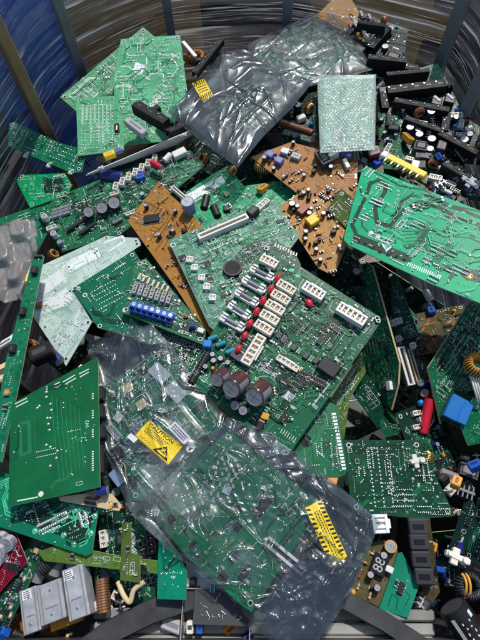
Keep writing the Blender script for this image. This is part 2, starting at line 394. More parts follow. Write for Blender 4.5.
def k_box(L, W, H, c):
    m = MB(); m.box(0, 0, H*.06, L, W, H*.94, c or 'black'); m.box(0, 0, 0, L*.9, W*.9, H*.08, 'dark_grey', bev=0)
    m.rect(0, 0, L*.6, W*.35, 'pale_grey' if (c or 'black').startswith(('bl', 'da')) else 'dark_grey'); m.v[-4:] = [(p[0], p[1]+W*.0, H+.00006) for p in m.v[-4:]]
    m.m[-1] = {'black': 'dark_grey', 'black_matte': 'dark_grey', 'dark_grey': 'black', 'blue': 'navy', 'white': 'ivory', 'yellow': 'amber', 'violet': 'steel_blue', 'pale_grey': 'grey', 'rust': 'dark_red', 'amber': 'rust'}.get(c or 'black', 'dark_grey')
    return [(None, m)]
def k_plain(L, W, H, c):
    m = MB(); m.box(0, 0, 0, L, W, H, c or 'black'); return [(None, m)]
def k_oval(L, W, H, c):
    m = MB(); m.ball((0, 0, H*.55), L/2, W/2, H/2, c or 'red')
    for g in (-1, 1): m.cyl((g*L*.25, 0, H*.3), (g*L*.28, 0, -.0005), W*.06, W*.06, 'solder', 5)
    return [(None, m)]
def k_fuse(L, W, H, c):
    m = MB()
    for g in (-1, 1):
        m.box(g*L*.38, 0, 0, L*.28, W*1.0, H*.5, 'white')
        for q in (-1, 1): m.box(g*L*.38, q*W*.38, H*.45, L*.24, W*.24, H*.5, 'white')
        m.box(g*L*.54, 0, H*.1, L*.05, W*.5, H*.5, 'steel')
    m.box(0, -W*.3, 0, L*.5, W*.3, H*.55, 'white')
    f = MB(); r = W*.26; z = H*.6
    f.cyl((-L*.3, 0, z), (L*.3, 0, z), r*.9, r*.9, c or 'dark_grey', 10)
    for g in (-1, 1): f.cyl((g*L*.3, 0, z), (g*L*.46, 0, z), r, r, 'steel', 10)
    return [(None, m), ('fuse', f)]
def k_tor(L, W, H, c):
    """toroid coil standing on edge when W < H, else lying flat"""
    m = MB(); w = MB(); Ro = L/2; flat = H < L*.7; ri = Ro*.45; rm = (Ro+ri)/2; tr = (Ro-ri)/2; hh = (H if flat else W)/2
    n = 28; sec = 8; P = lambda a, k, s=1: (math.cos(a)*(rm+tr*s*math.cos(k)), math.sin(a)*(rm+tr*s*math.cos(k)), hh*s*math.sin(k))
    fx = (lambda p: (p[0], p[1], p[2]+hh)) if flat else (lambda p: (p[0], p[2], p[1]+Ro))
    m.grid([[fx(P(2*math.pi*i/n, 2*math.pi*j/sec, .88)) for j in range(sec)] for i in range(n+1)], 'ferrite', True, True)
    nw = 22
    for i in range(nw):
        a = 2*math.pi*i/nw*.86+.4; w.tube([fx(P(a+.03*math.sin(j), 2*math.pi*j/10, 1.02)) for j in range(11)], 2*math.pi*ri/nw*.52, c or 'copper', 5)
    return [(None, m), ('copper_winding', w)]
def k_sink(L, W, H, c):
    m = MB(); c = c or 'black_matte'; m.box(0, 0, 0, L, W*.22, H, c); n = max(3, int(L/(4*PX)))
    for i in range(n):
        x = -L/2+(i+.5)*L/n
        m.box(x, W*.3, 0, L/n*.3, W*.42, H, c, bev=0); m.box(x, -W*.3, 0, L/n*.3, W*.42, H*.94, c, bev=0)
    return [(None, m)]
def k_bracket(L, W, H, c):
    """folded sheet-metal heatsink: U channel with slots"""
    m = MB(); c = c or 'black_matte'; t = W*.1
    m.box(0, 0, H-t, L, W, t, c); m.box(0, -W/2+t/2, 0, L, t, H-t, c); m.box(0, W/2-t/2, 0, L, t, H-t, c)
    n = max(2, int(L/(14*PX)))
    for i in range(n): m.box(-L/2+(i+.5)*L/n, 0, H+.0001, L/n*.4, W*.16, .0003, 'dark_grey', bev=0); m.cyl((-L/2+(i+.15)*L/n, W*.25, H), (-L/2+(i+.15)*L/n, W*.25, H+.0012), W*.08, W*.07, 'steel', 8)
    return [(None, m)]
def k_to220(L, W, H, c):
    m = MB(); m.box(0, 0, 0, L*.62, W*.9, H*.5, 'black'); m.box(L*.38, 0, 0, L*.3, W, H*.2, 'steel')
    for i in (-1, 0, 1): m.box(-L*.4, i*W*.25, H*.1, L*.22, W*.08, H*.08, 'solder', bev=0)
    return [(None, m)]
def k_term(L, W, H, c):
    m = MB(); c = c or 'blue'; n = max(2, round(L/(6.5*PX))); p = L/n
    m.box(0, 0, 0, L, W, H*.62, c); m.box(0, W*.12, H*.6, L, W*.62, H*.4, c)
    for i in range(n):
        x = -L/2+(i+.5)*p
        m.cyl((x, W*.12, H), (x, W*.12, H*1.04), p*.3, p*.3, 'steel', 12); m.box(x, W*.12, H*1.04, p*.46, p*.07, H*.01, 'dark_grey', rot=.5, bev=0)
        m.box(x, -W*.36, H*.55, p*.5, W*.2, H*.09, 'hole', bev=0); m.box(x-p/2, -W*.3, H*.6, p*.1, W*.3, H*.3, c, bev=0)
    return [(None, m)]
def k_xfmr(L, W, H, c):
    m = MB(); w = MB(); f = 'ferrite'
    m.box(0, -W*.42, H*.1, L, W*.16, H*.8, f); m.box(0, W*.42, H*.1, L, W*.16, H*.8, f)
    for g in (-1, 1): m.box(g*L*.44, 0, H*.1, L*.12, W*.68, H*.8, f)
    m.box(0, 0, 0, L*.8, W*.66, H*.14, 'black')
    w.box(0, 0, H*.14, L*.7, W*.64, H*.8, c or 'yellow', bev=min(L, W)*.08)
    return [(None, m), ('winding', w)]
def k_bar(L, W, H, c):
    m = MB(); m.cyl((-L/2, 0, H/2), (L/2, 0, H/2), H/2, H/2, c or 'black', 14); 
    for i in range(int(L/(2*PX))): m.cyl((-L/2+i*2*PX, 0, H/2), (-L/2+i*2*PX+PX*.6, 0, H/2), H*.56, H*.56, 'dark_grey', 14)
    return [(None, m)]
def k_lcan(L, W, H, c):
    """electrolytic lying on its side, top facing +x"""
    m = MB(); r = min(W, H)/2
    m.cyl((-L/2, 0, r), (L*.46, 0, r), r, r, c or 'navy', 22); m.cyl((L*.46, 0, r), (L/2, 0, r), r, r*.93, c or 'navy', 22, cap1='aluminium')
    m.cyl((L/2, 0, r), (L/2+.0002, 0, r), r*.84, r*.84, 'aluminium', 22)
    return [(None, m)]
def k_tape(L, W, H, c):
    m = MB(); m.box(0, 0, 0, L, W, .00025, c or 'label_grey', bev=0); r = random.Random(int(L*1e6))
    x = -L*.42
    while x < L*.42:
        w = L*r.uniform(.02, .06); m.rect(x, W*.12, w*.6, W*.4, 'dark_grey'); m.v[-4:] = [(p[0], p[1], .00035) for p in m.v[-4:]]; x += w
    m.rect(0, -W*.28, L*.7, W*.1, 'dark_grey'); m.v[-4:] = [(p[0], p[1], .00035) for p in m.v[-4:]]
    return [(None, m)]
def k_wire(L, W, H, c):
    m = MB(); m.tube([(L*(t-.5), W*.5*math.sin(t*5), H*math.sin(math.pi*t)+.0006) for t in [i/12 for i in range(13)]], .7*PX, c or 'ivory', 6)
    return [(None, m)]
def k_plug(L, W, H, c):
    """nylon standoff shaped like a little cross"""
    m = MB(); c = c or 'ivory'
    m.box(0, 0, 0, L, W*.34, H*.7, c); m.box(-L*.1, 0, 0, L*.3, W, H*.6, c); m.cyl((L*.3, 0, 0), (L*.3, 0, H), W*.26, W*.2, c, 10); m.cyl((-L*.35, 0, 0), (-L*.35, 0, H*.9), W*.2, W*.14, c, 10)
    return [(None, m)]
KINDS = {k[2:]: v for k, v in globals().items() if k.startswith('k_')}
PART = dict(chip='integrated_circuit', qfp='integrated_circuit', smd='surface_component', res='resistor', can='electrolytic_capacitor', con='wire_connector', slot='board_connector',
    hdr='pin_header', box='relay', plain='component_block', oval='disc_capacitor', fuse='fuse_holder', tor='toroid_coil', sink='heatsink', bracket='heatsink', to220='power_transistor',
    term='terminal_block', xfmr='transformer', bar='ribbed_coil', lcan='electrolytic_capacitor', tape='paper_label', wire='jumper_wire', plug='plastic_standoff')
CACHE = {}
def comp_mesh(kind, L, W, H, c):
    q = lambda v: max(.0004, round(v/(.25*PX))*.25*PX)
    key = (kind, q(L), q(W), q(H), c)
    if key not in CACHE: CACHE[key] = [(n, m.mesh(n or PART[kind])) for n, m in KINDS[kind](q(L), q(W), q(H), c)]
    return CACHE[key]

def inside(poly, x, y):
    r = False; n = len(poly)
    for i in range(n):
        (x0, y0), (x1, y1) = poly[i], poly[i-1]
        if (y0 > y) != (y1 > y) and x < (x1-x0)*(y-y0)/(y1-y0)+x0: r = not r
    return r
def edge_dist(poly, x, y):
    b = 9; p = Vector((x, y))
    for i in range(len(poly)):
        a, c = Vector(poly[i-1]), Vector(poly[i]); d = c-a
        t = max(0, min(1, (p-a).dot(d)/max(1e-12, d.length_squared))); b = min(b, (a+d*t-p).length)
    return b

# ---------------------------------------------------------------- a circuit board with everything on it
class Board:
    def __init__(s, name, label, poly, plane, mask='mask_green', thick=1.6, edge='edge_fr4', cat='circuit board', group=None, seed=None, axis=(0, 1)):
        if isinstance(plane, (int, float)): plane = [(poly[0][0], poly[0][1], plane), (poly[1][0], poly[1][1], plane), (poly[0][0]+7, poly[1][1]+90, plane)]
        A, B, D = [at(*p) for p in plane]
        n = (B-A).cross(D-A).normalized()
        if n.dot(EYE-A) < 0: n = -n
        s.n, s.A = n, A
        P = [s.hit(*p) for p in poly]
        u = (P[axis[1]]-P[axis[0]]).normalized(); v = n.cross(u)
        s.o = sum(P, Vector())/len(P); s.u, s.vv = u, v
        s.M = Matrix(((u.x, v.x, n.x, s.o.x), (u.y, v.y, n.y, s.o.y), (u.z, v.z, n.z, s.o.z), (0, 0, 0, 1)))
        s.root = bpy.data.objects.new(name, None); C.objects.link(s.root); s.root.empty_display_size = .02
        s.root.matrix_world = s.M
        tag(s.root, label, cat, group)
        s.poly = [(p.x, p.y) for p in [s.M.inverted() @ q for q in P]]
        if sum(a[0]*b[1]-b[0]*a[1] for a, b in zip(s.poly, s.poly[1:]+s.poly[:1])) < 0: s.poly.reverse()
        s.mb = MB(); s.mask = mask; s.t = thick/1000; s.edge = edge
        s.r = random.Random(seed if seed is not None else hash(tuple(poly)) & 0xffff)
        s.taken = []; s.count = {}; s.fine = False
        s.bb = (min(p[0] for p in s.poly), min(p[1] for p in s.poly), max(p[0] for p in s.poly), max(p[1] for p in s.poly))
    def hit(s, px, py):
        d = ray(px, py); return EYE + d*((s.A-EYE).dot(s.n)/d.dot(s.n))
    def L(s, px, py):
        q = s.M.inverted() @ s.hit(px, py); return (q.x, q.y)
    def inn(s, x, y, m=0): return inside(s.poly, x, y) and (m == 0 or edge_dist(s.poly, x, y) > m)
    # --- components
    def put(s, kind, x, y, rot, L, W, H, c=None, name=None, tilt=None, z=0, label=None):
        nm = name or PART[kind]; k = s.count[nm] = s.count.get(nm, 0)+1
        M4 = Matrix.Translation((x, y, z)) @ Matrix.Rotation(rot, 4, 'Z')
        if tilt: M4 = M4 @ Matrix.Rotation(tilt[1], 4, tilt[0])
        ms = comp_mesh(kind, L, W, H, c)
        o = link(nm, ms[0][1], s.root, M4)
        if label: o['label'] = label
        for sub, me in ms[1:]: link(sub, me, o)
        s.taken.append((x, y, math.hypot(L, W)/2*.8))
        return o
    def bar(s, kind, p, q, w, h, c=None, **kw):       # photo pixels: end to end along the component, width and height
        a, b = Vector(s.L(*p)), Vector(s.L(*q)); d = b-a; m = (a+b)/2
        return s.put(kind, m.x, m.y, math.atan2(d.y, d.x), d.length, w*PX, h*PX, c, **kw)
    def one(s, kind, p, l, w, h, rot=0, c=None, **kw):
        x, y = s.L(*p); return s.put(kind, x, y, R(rot), l*PX, w*PX, h*PX, c, **kw)
    # --- flat marks in photo pixels
    def track(s, pts, w, mat): s.mb.line([s.L(*p) for p in pts], w*PX, mat)
    def pad(s, p, r, mat='solder', dome=.3): x, y = s.L(*p); s.mb.disc(x, y, r*PX, mat, 12, dome*PX if dome else 0)
    def patch(s, pts, mat): 
        z = s.mb.lift(); q = [s.L(*p) for p in pts]
        if sum(a[0]*b[1]-b[0]*a[1] for a, b in zip(q, q[1:]+q[:1])) < 0: q.reverse()
        s.mb.face([(x, y, z) for x, y in q], mat)
    def rnd(s, m=.004):
        for _ in range(60):
            x, y = s.r.uniform(s.bb[0], s.bb[2]), s.r.uniform(s.bb[1], s.bb[3])
            if s.inn(x, y, m): return x, y
        return None
    def mount(s, inset=4.5, which=None):
        n = len(s.poly); c = Vector((0, 0))
        for i in (which or range(n)):
            a = Vector(s.poly[i]); e0 = (Vector(s.poly[i-1])-a).normalized(); e1 = (Vector(s.poly[(i+1) % n])-a).normalized()
            p = a+(e0+e1)*inset*PX
            if s.inn(p.x, p.y, .002): s.mb.disc(p.x, p.y, 2.3*PX, 'ring_white', 16); s.mb.disc(p.x, p.y, 1.5*PX, 'hole', 14); s.taken.append((p.x, p.y, 3*PX))
    def routes(s, n, mat, w=(.5, .9), length=(8, 40), margin=.003):
        for _ in range(n):
            p = s.rnd(margin)
            if not p: continue
            a = s.r.randrange(8); w_ = s.r.uniform(*w)*PX; k = s.r.choice((1, 1, 2, 3, 4)); L = [s.r.uniform(*length)*PX*f for f in (.5, .25, .6, .3)]; turns = [s.r.choice((-1, 1)) for _ in L]
            for j in range(k):
                nx, ny = -math.sin(a*math.pi/4), math.cos(a*math.pi/4); x, y = p[0]+nx*w_*2.2*j, p[1]+ny*w_*2.2*j; pts = [(x, y)]; b = a
                for l, t in zip(L, turns):
                    x += math.cos(b*math.pi/4)*l; y += math.sin(b*math.pi/4)*l
                    if not s.inn(x, y, margin): break
                    pts.append((x, y)); b += t
                if len(pts) > 1:
                    s.mb.line(pts, w_, mat)
                    for e in (pts[0], pts[-1]):
                        if s.r.random() < .6: s.mb.disc(e[0], e[1], max(w_*.9, .4*PX), 'solder', 7, .15*PX)
    def pads(s, n, r=(.42, .75), mat='solder', dome=.35):
        """solder joints as they sit on a board: twin rows, single rows, pairs and strays"""
        for _ in range(n):
            p = s.rnd(.003)
            if not p: continue
            t = s.r.random(); ang = s.r.choice((0, math.pi/2)); ca, sa = math.cos(ang), math.sin(ang); rr = s.r.uniform(*r)*PX; q = []
            if t < .16:
                k = s.r.randint(4, 10); q = [(i*1.75*PX, j*4.6*PX) for i in range(k) for j in (0, 1)]
            elif t < .36: q = [(i*2.0*PX, 0) for i in range(s.r.randint(3, 9))]
            elif t < .75: q = [(0, 0), (s.r.uniform(3, 7)*PX, 0)]
            else: q = [(0, 0)]
            for a, b in q:
                x, y = p[0]+a*ca-b*sa, p[1]+a*sa+b*ca
                if s.inn(x, y, .002): s.mb.disc(x, y, rr, mat, 7, rr*dome)
    def silk(s, n, mat='silk'):
        for _ in range(n):
            p = s.rnd(.004)
            if not p: continue
            t = s.r.random(); x, y = p; w = .32*PX
            if t < .80:
                for i in range(s.r.randint(2, 4)): 
                    if s.inn(x+i*1.3*PX, y, .001): s.mb.rect(x+i*1.3*PX, y, s.r.uniform(.5, .95)*PX, s.r.uniform(.9, 1.4)*PX, mat)
            elif t < .96:
                a, b = s.r.uniform(2.5, 6)*PX, s.r.uniform(2, 4)*PX
                if s.inn(x+a, y+b, .001) and s.inn(x-a*0, y+b, .001): s.mb.line([(x, y), (x+a, y), (x+a, y+b), (x, y+b), (x, y+w)], w, mat)
            else:
                rr = s.r.uniform(1.4, 2.6)*PX; s.mb.line([(x+rr*math.cos(k*.6), y+rr*math.sin(k*.6)) for k in range(11)], w, mat)
    def fill(s, n, recipe, margin=.003, gap=.7):
        """scatter components from a recipe [(weight, kind, (l,w,h) px, colours)] with no overlaps"""
        W = [q[0] for q in recipe]; made = 0
        for _ in range(n*7):
            if made >= n: break
            q = s.r.choices(recipe, W)[0]; f = s.r.uniform(.85, 1.2); l, w, h = [v*PX*f for v in q[2]]
            p = s.rnd(max(margin, w*.5))
            if not p: continue
            rad = math.hypot(l, w)/2*.8
            if any((p[0]-a)**2+(p[1]-b)**2 < ((rad+c)*gap)**2 for a, b, c in s.taken): continue
            nm = q[4] if len(q) > 4 else PART[q[1]]
            if s.count.get(nm, 0) >= 95: continue
            c = s.r.choice(q[3]) if q[3] else None
            s.put(q[1], p[0], p[1], s.r.choice((0, math.pi/2, math.pi, -math.pi/2)), l, w, h, c, name=nm); made += 1
            # outline and pads round the component
            if s.r.random() < .5: s.mb.rect(p[0], p[1]+rad*1.15, 2*PX, .6*PX, 'silk')
    def done(s, name='board_panel'):
        m = s.mb; P = s.poly; t = s.t; c = .25*PX
        n = len(P); top = [(x, y, 0) for x, y in P]; bot = [(x, y, -t) for x, y in P]
        m.face(top, s.mask); m.face(bot[::-1], s.mask)
        for i in range(n): m.face([bot[i], bot[(i+1) % n], top[(i+1) % n], top[i]], s.edge)
        s.panel = m.build(name, s.root); s.panel.matrix_parent_inverse = Matrix(); return s.root

SMD = [(5, 'smd', (2.6, 1.4, 1.0), ['black', 'cream', 'grey']), (2, 'smd', (4, 2.4, 1.4), ['black', 'cream']), (2.0, 'chip', (7, 5, 1.6), ['black']), (1, 'qfp', (9, 9, 1.6), ['black']), (.8, 'chip', (11, 6.5, 2), ['black']),
       (.6, 'smd', (5, 4, 2.4), ['dark_grey', 'amber'])]
MIX = [(3, 'smd', (3, 1.6, 1.2), ['black', 'cream', 'grey']), (2, 'chip', (8, 5, 1.8), ['black']), (1.4, 'res', (8, 2.2, 2.2), ['cream', 'steel_blue']), (.9, 'can', (5, 5, 6), ['black', 'navy', 'steel_blue']), (.7, 'con', (12, 5, 5), ['white']),
       (.4, 'box', (9, 7, 6), ['black', 'blue']), (.5, 'oval', (4.5, 2.4, 4.5), ['amber', 'red', 'sky_blue']), (.6, 'hdr', (12, 4, 5), ['black'])]
POW = [(1.5, 'can', (9, 9, 12), ['black', 'navy', 'dark_grey']), (.6, 'tor', (13, 7, 13), ['copper']), (1.6, 'box', (13, 10, 9), ['black', 'black', 'white', 'dark_grey', 'dark_grey']), (1.6, 'res', (10, 3, 3), ['cream', 'steel_blue']),
       (1, 'to220', (10, 7, 4), None), (1, 'oval', (7, 3.5, 7), ['sky_blue', 'amber', 'red']), (1.6, 'bracket', (24, 8, 10), ['black_matte'], 'heatsink'), (.7, 'sink', (18, 7, 10), None), (.8, 'con', (13, 6, 6), ['white']), (.7, 'xfmr', (14, 12, 11), ['black', 'amber', 'dark_grey']), (1, 'smd', (4, 2, 1.5), ['cream', 'black'])]
ORG = [(3, 'res', (8, 2.2, 2.2), ['cream', 'steel_blue', 'rust']), (2, 'can', (5, 5, 7), ['black', 'dark_grey']), (1.5, 'smd', (4, 2.4, 2), ['black']), (1, 'oval', (4, 2.4, 4.5), ['black', 'rust', 'amber']), (1, 'hdr', (8, 3, 4), ['black']), (1, 'plain', (5, 3.5, 5), ['black'])]

def auto(b, style, n=20, mount=True, density=1.0):
    """dress a board: routing, joints, print and parts, by style"""
    area = (b.bb[2]-b.bb[0])*(b.bb[3]-b.bb[1])/(PX*PX)/1000*density
    pal = {'mask_bright': ('trace_bright', 'trace_mid'), 'mask_light': ('trace_pale', 'trace_light'), 'mask_sage': ('trace_pale', 'trace_light'), 'mask_mint': ('trace_mintline', 'trace_silver'), 'mask_orange': ('trace_brown', 'trace_brown'), 'mask_tan': ('trace_brown', 'trace_brown'),
           'mask_dark': ('trace_mid', 'trace_dark'), 'mask_deep': ('trace_mid', 'trace_dark'), 'mask_red': ('trace_dark', 'silk'), 'mask_brown': ('trace_brown', 'trace_dark'), 'mask_white': ('silk', 'pale_grey')}.get(b.mask, ('trace_light', 'trace_dark'))
    kk = b.r.uniform(.4, 1.2)*(.3 if style == 'orange' else 1); b.routes(int(area*5*kk), pal[0], w=(.35, .8)); b.routes(int(area*3*kk), pal[1], w=(.4, b.r.uniform(.8, 2)))
    if mount: b.mount()
    if b.r.random() < .5 and style != 'orange': b.pads(int(area*6), (.3, .45), 'silk', .1)
    if style == 'solder': b.pads(int(area*11)); b.silk(int(area*3))
    elif style == 'smd': b.pads(int(area*6), (.35, .6)); b.silk(int(area*6)); b.fill(n, SMD)
    elif style == 'mix': b.pads(int(area*5), (.35, .6)); b.silk(int(area*5)); b.fill(n, MIX)
    elif style == 'power': b.pads(int(area*5)); b.silk(int(area*4)); b.fill(n, POW, gap=.8)
    elif style == 'orange': b.pads(int(area*5), (.4, .7), 'black'); b.silk(int(area*3), 'trace_brown'); b.fill(n, ORG)

# ---------------------------------------------------------------- film and bags
def lerp_poly(pts, t):
    ls = [(pts[i+1]-pts[i]).length for i in range(len(pts)-1)]; T = sum(ls)*t
    for i, l in enumerate(ls):
        if T <= l or i == len(ls)-1: return pts[i].lerp(pts[i+1], max(0, min(1, T/max(l, 1e-9))))
        T -= l
def coons(e0, e1, e2, e3, n, m):
    """e0: P0->P1 (s), e2: P3->P2 (s), e3: P0->P3 (t), e1: P1->P2 (t)"""
    P0, P1, P3, P2 = e0[0], e0[-1], e2[0], e2[-1]; rows = []
    B = [lerp_poly(e0, i/n) for i in range(n+1)]; T = [lerp_poly(e2, i/n) for i in range(n+1)]
    for j in range(m+1):
        t = j/m; Lq, Rq = lerp_poly(e3, t), lerp_poly(e1, t); row = []
        for i in range(n+1):
            q = i/n
            row.append(B[i]*(1-t)+T[i]*t+Lq*(1-q)+Rq*q-(P0*(1-q)*(1-t)+P1*q*(1-t)+P3*(1-q)*t+P2*q*t))
        rows.append(row)
    return rows
def bag(name, label, edges, mat, body=.006, amp=.004, seed=1, res=150, creases=40, cat='plastic bag', under=.004, rough_zone=None):
    """closed pillow of film: crinkled upper sheet and lower sheet meeting at the rim. edges: four lists of (px,py,z mm)"""
    E = [[at(*p) for p in e] for e in edges]; G = coons(*E, res, res); rnd = random.Random(seed)
    cr = []
    for _ in range(creases):
        cr.append((Vector((rnd.random(), rnd.random())), rnd.uniform(0, math.pi), rnd.uniform(.07, .42), rnd.uniform(.006, .018), rnd.uniform(.3, 1)*rnd.choice((1, 1, -.7))))
    o = sum((r[len(r)//2] for r in G), Vector())/len(G); asp = (E[0][0]-E[0][-1]).length/max(1e-6, (E[3][0]-E[3][-1]).length)
    me = MB(); up, lo = [], []
    for j, row in enumerate(G):
        ru, rl = [], []
        for i, p in enumerate(row):
            q, t = i/res, j/res; e = min(q, 1-q, t, 1-t); rim = 1-math.exp(-e*14)
            h = body*rim
            v = Vector((q*2.3*asp+seed*7, t*2.3, seed)); 
            rd = 1-abs(noise.noise(v*1.0+Vector((0, noise.noise(v*.7)*1.2, 0))))*2.0; h += amp*.75*max(0, rd)**1.5*rim
            rd = 1-abs(noise.noise(v*2.7+Vector((9, 0, noise.noise(v)))))*2.4; h += amp*.16*max(0, rd)*(.3+rim)
            h += amp*.06*noise.noise(v*8)*(0.4+1.8*max(0,noise.noise(v*1.1+Vector((3,3,3)))))
            for c, a, l, w, s in cr:
                d = Vector((q, t))-c
                if abs(d.x) > l or abs(d.y) > l: continue
                al = d.x*math.cos(a)+d.y*math.sin(a); ac = -d.x*math.sin(a)+d.y*math.cos(a)+.06*al*math.sin(al*22)
                if abs(al) < l and abs(ac) < w*3: h += s*amp*.62*math.exp(-abs(ac)/w)*(1-(al/l)**2)
            if rough_zone: h += rough_zone(q, t, v)*amp
            ru.append(p-o+Vector((0, 0, max(h, .0004)))); rl.append(p-o-Vector((0, 0, under*rim)))
        up.append(ru); lo.append(rl)
    me.grid(up, mat); 
    lo2 = lo[::5] if res % 5 == 0 else lo; lo2 = [r[::5] for r in lo2]
    me.grid([r[::-1] for r in lo2], mat)
    ob = me.build(name); ob.location = o; tag(ob, label, cat); ob['_o'] = 0; del ob['_o']
    ob_data = (G, o, up)
    return ob, ob_data
from mathutils.bvhtree import BVHTree
def drape(mb_flat, lw, lh, quad, target, name, off=.0006, parent=None):
    """lay a flat printed label (drawn in 0..lw x 0..lh) on the film at a quad given in photo pixels (top-left, top-right, bottom-right, bottom-left)"""
    me = target.data; mw = target.matrix_world if False else Matrix.Translation(target.location)
    bv = BVHTree.FromPolygons([mw @ v.co for v in me.vertices], [tuple(p.vertices) for p in me.polygons])
    out = MB(); src = MB(); lim = max(lw, lh)/14
    def cut(P, m, d=0):                                       # split big printed shapes so they bend with the film
        if len(P) > 3:
            for i in range(1, len(P)-1): cut([P[0], P[i], P[i+1]], m, d)
            return
        e = [math.dist(P[i], P[(i+1) % 3]) for i in range(3)]; k = e.index(max(e))
        if e[k] > lim and d < 12:
            mid_ = tuple((a_+b_)/2 for a_, b_ in zip(P[k], P[(k+1) % 3])); q_ = P[(k+2) % 3]
            cut([P[k], mid_, q_], m, d+1); cut([mid_, P[(k+1) % 3], q_], m, d+1)
        else: src.face(P, m)
    for f_, m_ in zip(mb_flat.f, mb_flat.m): cut([mb_flat.v[i] for i in f_], m_)
    out.f, out.m, out.s = src.f, src.m, src.s; mb_flat = src
    a, b, c, d = [Vector(q) for q in quad]
    zs = []
    for x, y, z in mb_flat.v:
        s, t = x/lw, 1-y/lh
        q = a.lerp(b, s).lerp(d.lerp(c, s), t); r = ray(q.x, q.y).normalized(); h = bv.ray_cast(EYE, r)
        p = h[0] if h[0] is not None else at(q.x, q.y, 25)
        out.v.append(p+Vector((0, 0, off+z))-target.location)
    return out.build(name, target)
def paper(lw, lh, mat, n=10):
    m = MB(); k = max(2, int(n*lh/lw))
    m.grid([[(lw*i/n, lh*j/k, 0) for i in range(n+1)] for j in range(k+1)], mat, False)
    return m

# ================================================================ setting
g = MB(); g.face([(-30, -30, -.80), (30, -30, -.80), (30, 30, -.80), (-30, 30, -.80)], 'concrete')
tag(g.build('ground'), kind='structure')

# ================================================================ the wire container: posts, rails, wrap
cage = bpy.data.objects.new('mesh_container', None); C.objects.link(cage); cage.location = (0, .5, -.75)
tag(cage, 'galvanised steel cage container that holds the whole heap of circuit boards', 'container')
bpy.context.view_layer.update()
inv = Matrix.Translation(-cage.location)
def cpart(m, name):
    m.v = [tuple(inv @ Vector(p)) for p in m.v]; return m.build(name, cage)
posts = [((46, 130), 22, 'rusty_steel', .30), ((82, 74), 21, 'galvanised', .18), ((171, 32), 19, 'galvanised', .16), ((287, 25), 22, 'galvanised', .16), ((441, 62), 24, 'galvanised', .18), ((463, 116), 20, 'galvanised', .16),
         ((530, 330), 20, 'galvanised', .10), ((540, 640), 22, 'galvanised', .10), ((-60, 640), 22, 'galvanised', .10), ((-50, 330), 20, 'galvanised', .08)]
pts = []
for (px, py), w, mt, top in posts:
    p = at(px, py, 0); pts.append((p, top)); m = MB(); w /= 1000
    m.box(p.x, p.y, -.75, w, w, 0.75+max(.17, top), mt, rot=math.atan2(p.y-.5, p.x), bev=.002); cpart(m, 'upright_post')
for i in range(len(pts)):
    (p, t0), (q, t1) = pts[i], pts[(i+1) % len(pts)]
    d = q-p; m = MB(); L = d.length; c = (p+q)/2
    m.box(c.x, c.y, -.75, L, .03, .03, 'galvanised', rot=math.atan2(d.y, d.x), bev=.002); cpart(m, 'bottom_rail')
m = MB(); P = [p for p, _ in pts]; m.face([(p.x, p.y, -.735) for p in P][::-1], 'rail_dark'); cpart(m, 'floor_sheet')
for i in (6, 7, 8):
    (p, t0), (q, t1) = pts[i], pts[(i+1) % len(pts)]
    m = MB(); m.face([(p.x, p.y, -.74), (q.x, q.y, -.74), (q.x, q.y, .03), (p.x, p.y, .03)], 'rail_dark'); m.face([(p.x*1.01, p.y*1.01-.004, -.74), (q.x*1.01, q.y*1.01-.004, -.74), (q.x*1.01, q.y*1.01-.004, .03), (p.x*1.01, p.y*1.01-.004, .03)], 'rail_dark'); cpart(m, 'side_panel')
m = MB()
Z = [(78, 655), (110, 632), (150, 612), (190, 598), (225, 592), (300, 590), (345, 600), (385, 622), (420, 645), (440, 660)]
rows = []
for i, (x, y) in enumerate(Z):
    a = at(x, y, -6); b = at(*Z[max(0, i-1)], -6); c = at(*Z[min(len(Z)-1, i+1)], -6); d = (c-b).normalized(); n = Vector((-d.y, d.x, 0))*(.014 if i < 5 else .011)
    rows.append([a+n, a+n*.9+Vector((0, 0, .003)), a-n*.9+Vector((0, 0, .003)), a-n, a-n-Vector((0, 0, .012)), a+n-Vector((0, 0, .012))])
m.grid(rows, 'rail_dark', False, True); cpart(m, 'drop_gate_bar')
for y0, y1, z, mt in ((611, 618, -40, 'rail_light'), (625, 633, -36, 'rail_light'), (638, 648, -32, 'rail_light')):
    m = MB(); a, b = at(96, y0+2, z), at(432, y0+4, z); d = b-a; c = (a+b)/2
    m.box(c.x, c.y, z/1000, d.length, .013, .012, mt, rot=math.atan2(d.y, d.x), bev=.002); cpart(m, 'gate_rail')

# stretch wrap round the outside, one crinkled sheet for every bay
wl = ['sheet of stretch wrap over the blue drum at the far left of the cage', 'streaky stretch wrap in front of the blue drum between the two left posts', 'stretch wrap over brown cardboard behind the pale green boards', 'dark glossy stretch wrap behind the bagged board at the top',
      'brownish stretch wrap behind the black heatsinks', 'narrow strip of grey stretch wrap in the right corner of the cage', 'grey stretch wrap down the right side of the cage']
def wrap(p, q, t0, t1, label, seed):
    rows = []; n, k = 60, 70; d = (q-p); out = Vector((d.y, -d.x, 0)).normalized(); out = out if out.dot((p+q)/2-Vector((0, .5, 0))) > 0 else -out
    o = (p+q)/2
    for j in range(k+1):
        z = -.5+((.30 if seed < 8 else .155)+.5)*j/k; row = []
        for i in range(n+1):
            s = i/n; b = p.lerp(q, s)
            h = .012*math.sin(math.pi*s)+.004*noise.noise(Vector((s*1.6, z*34+s*3, seed)))+.0022*noise.noise(Vector((s*3, z*110+s*6, seed+3)))
            row.append(b+out*(.014+h)+Vector((0, 0, z))-o)
        rows.append(row)
    m = MB(); m.grid(rows, 'stretch_wrap'); ob = m.build('stretch_wrap'); ob.location = o
    tag(ob, label, 'stretch wrap', 'stretch wrap round the cage'); return ob
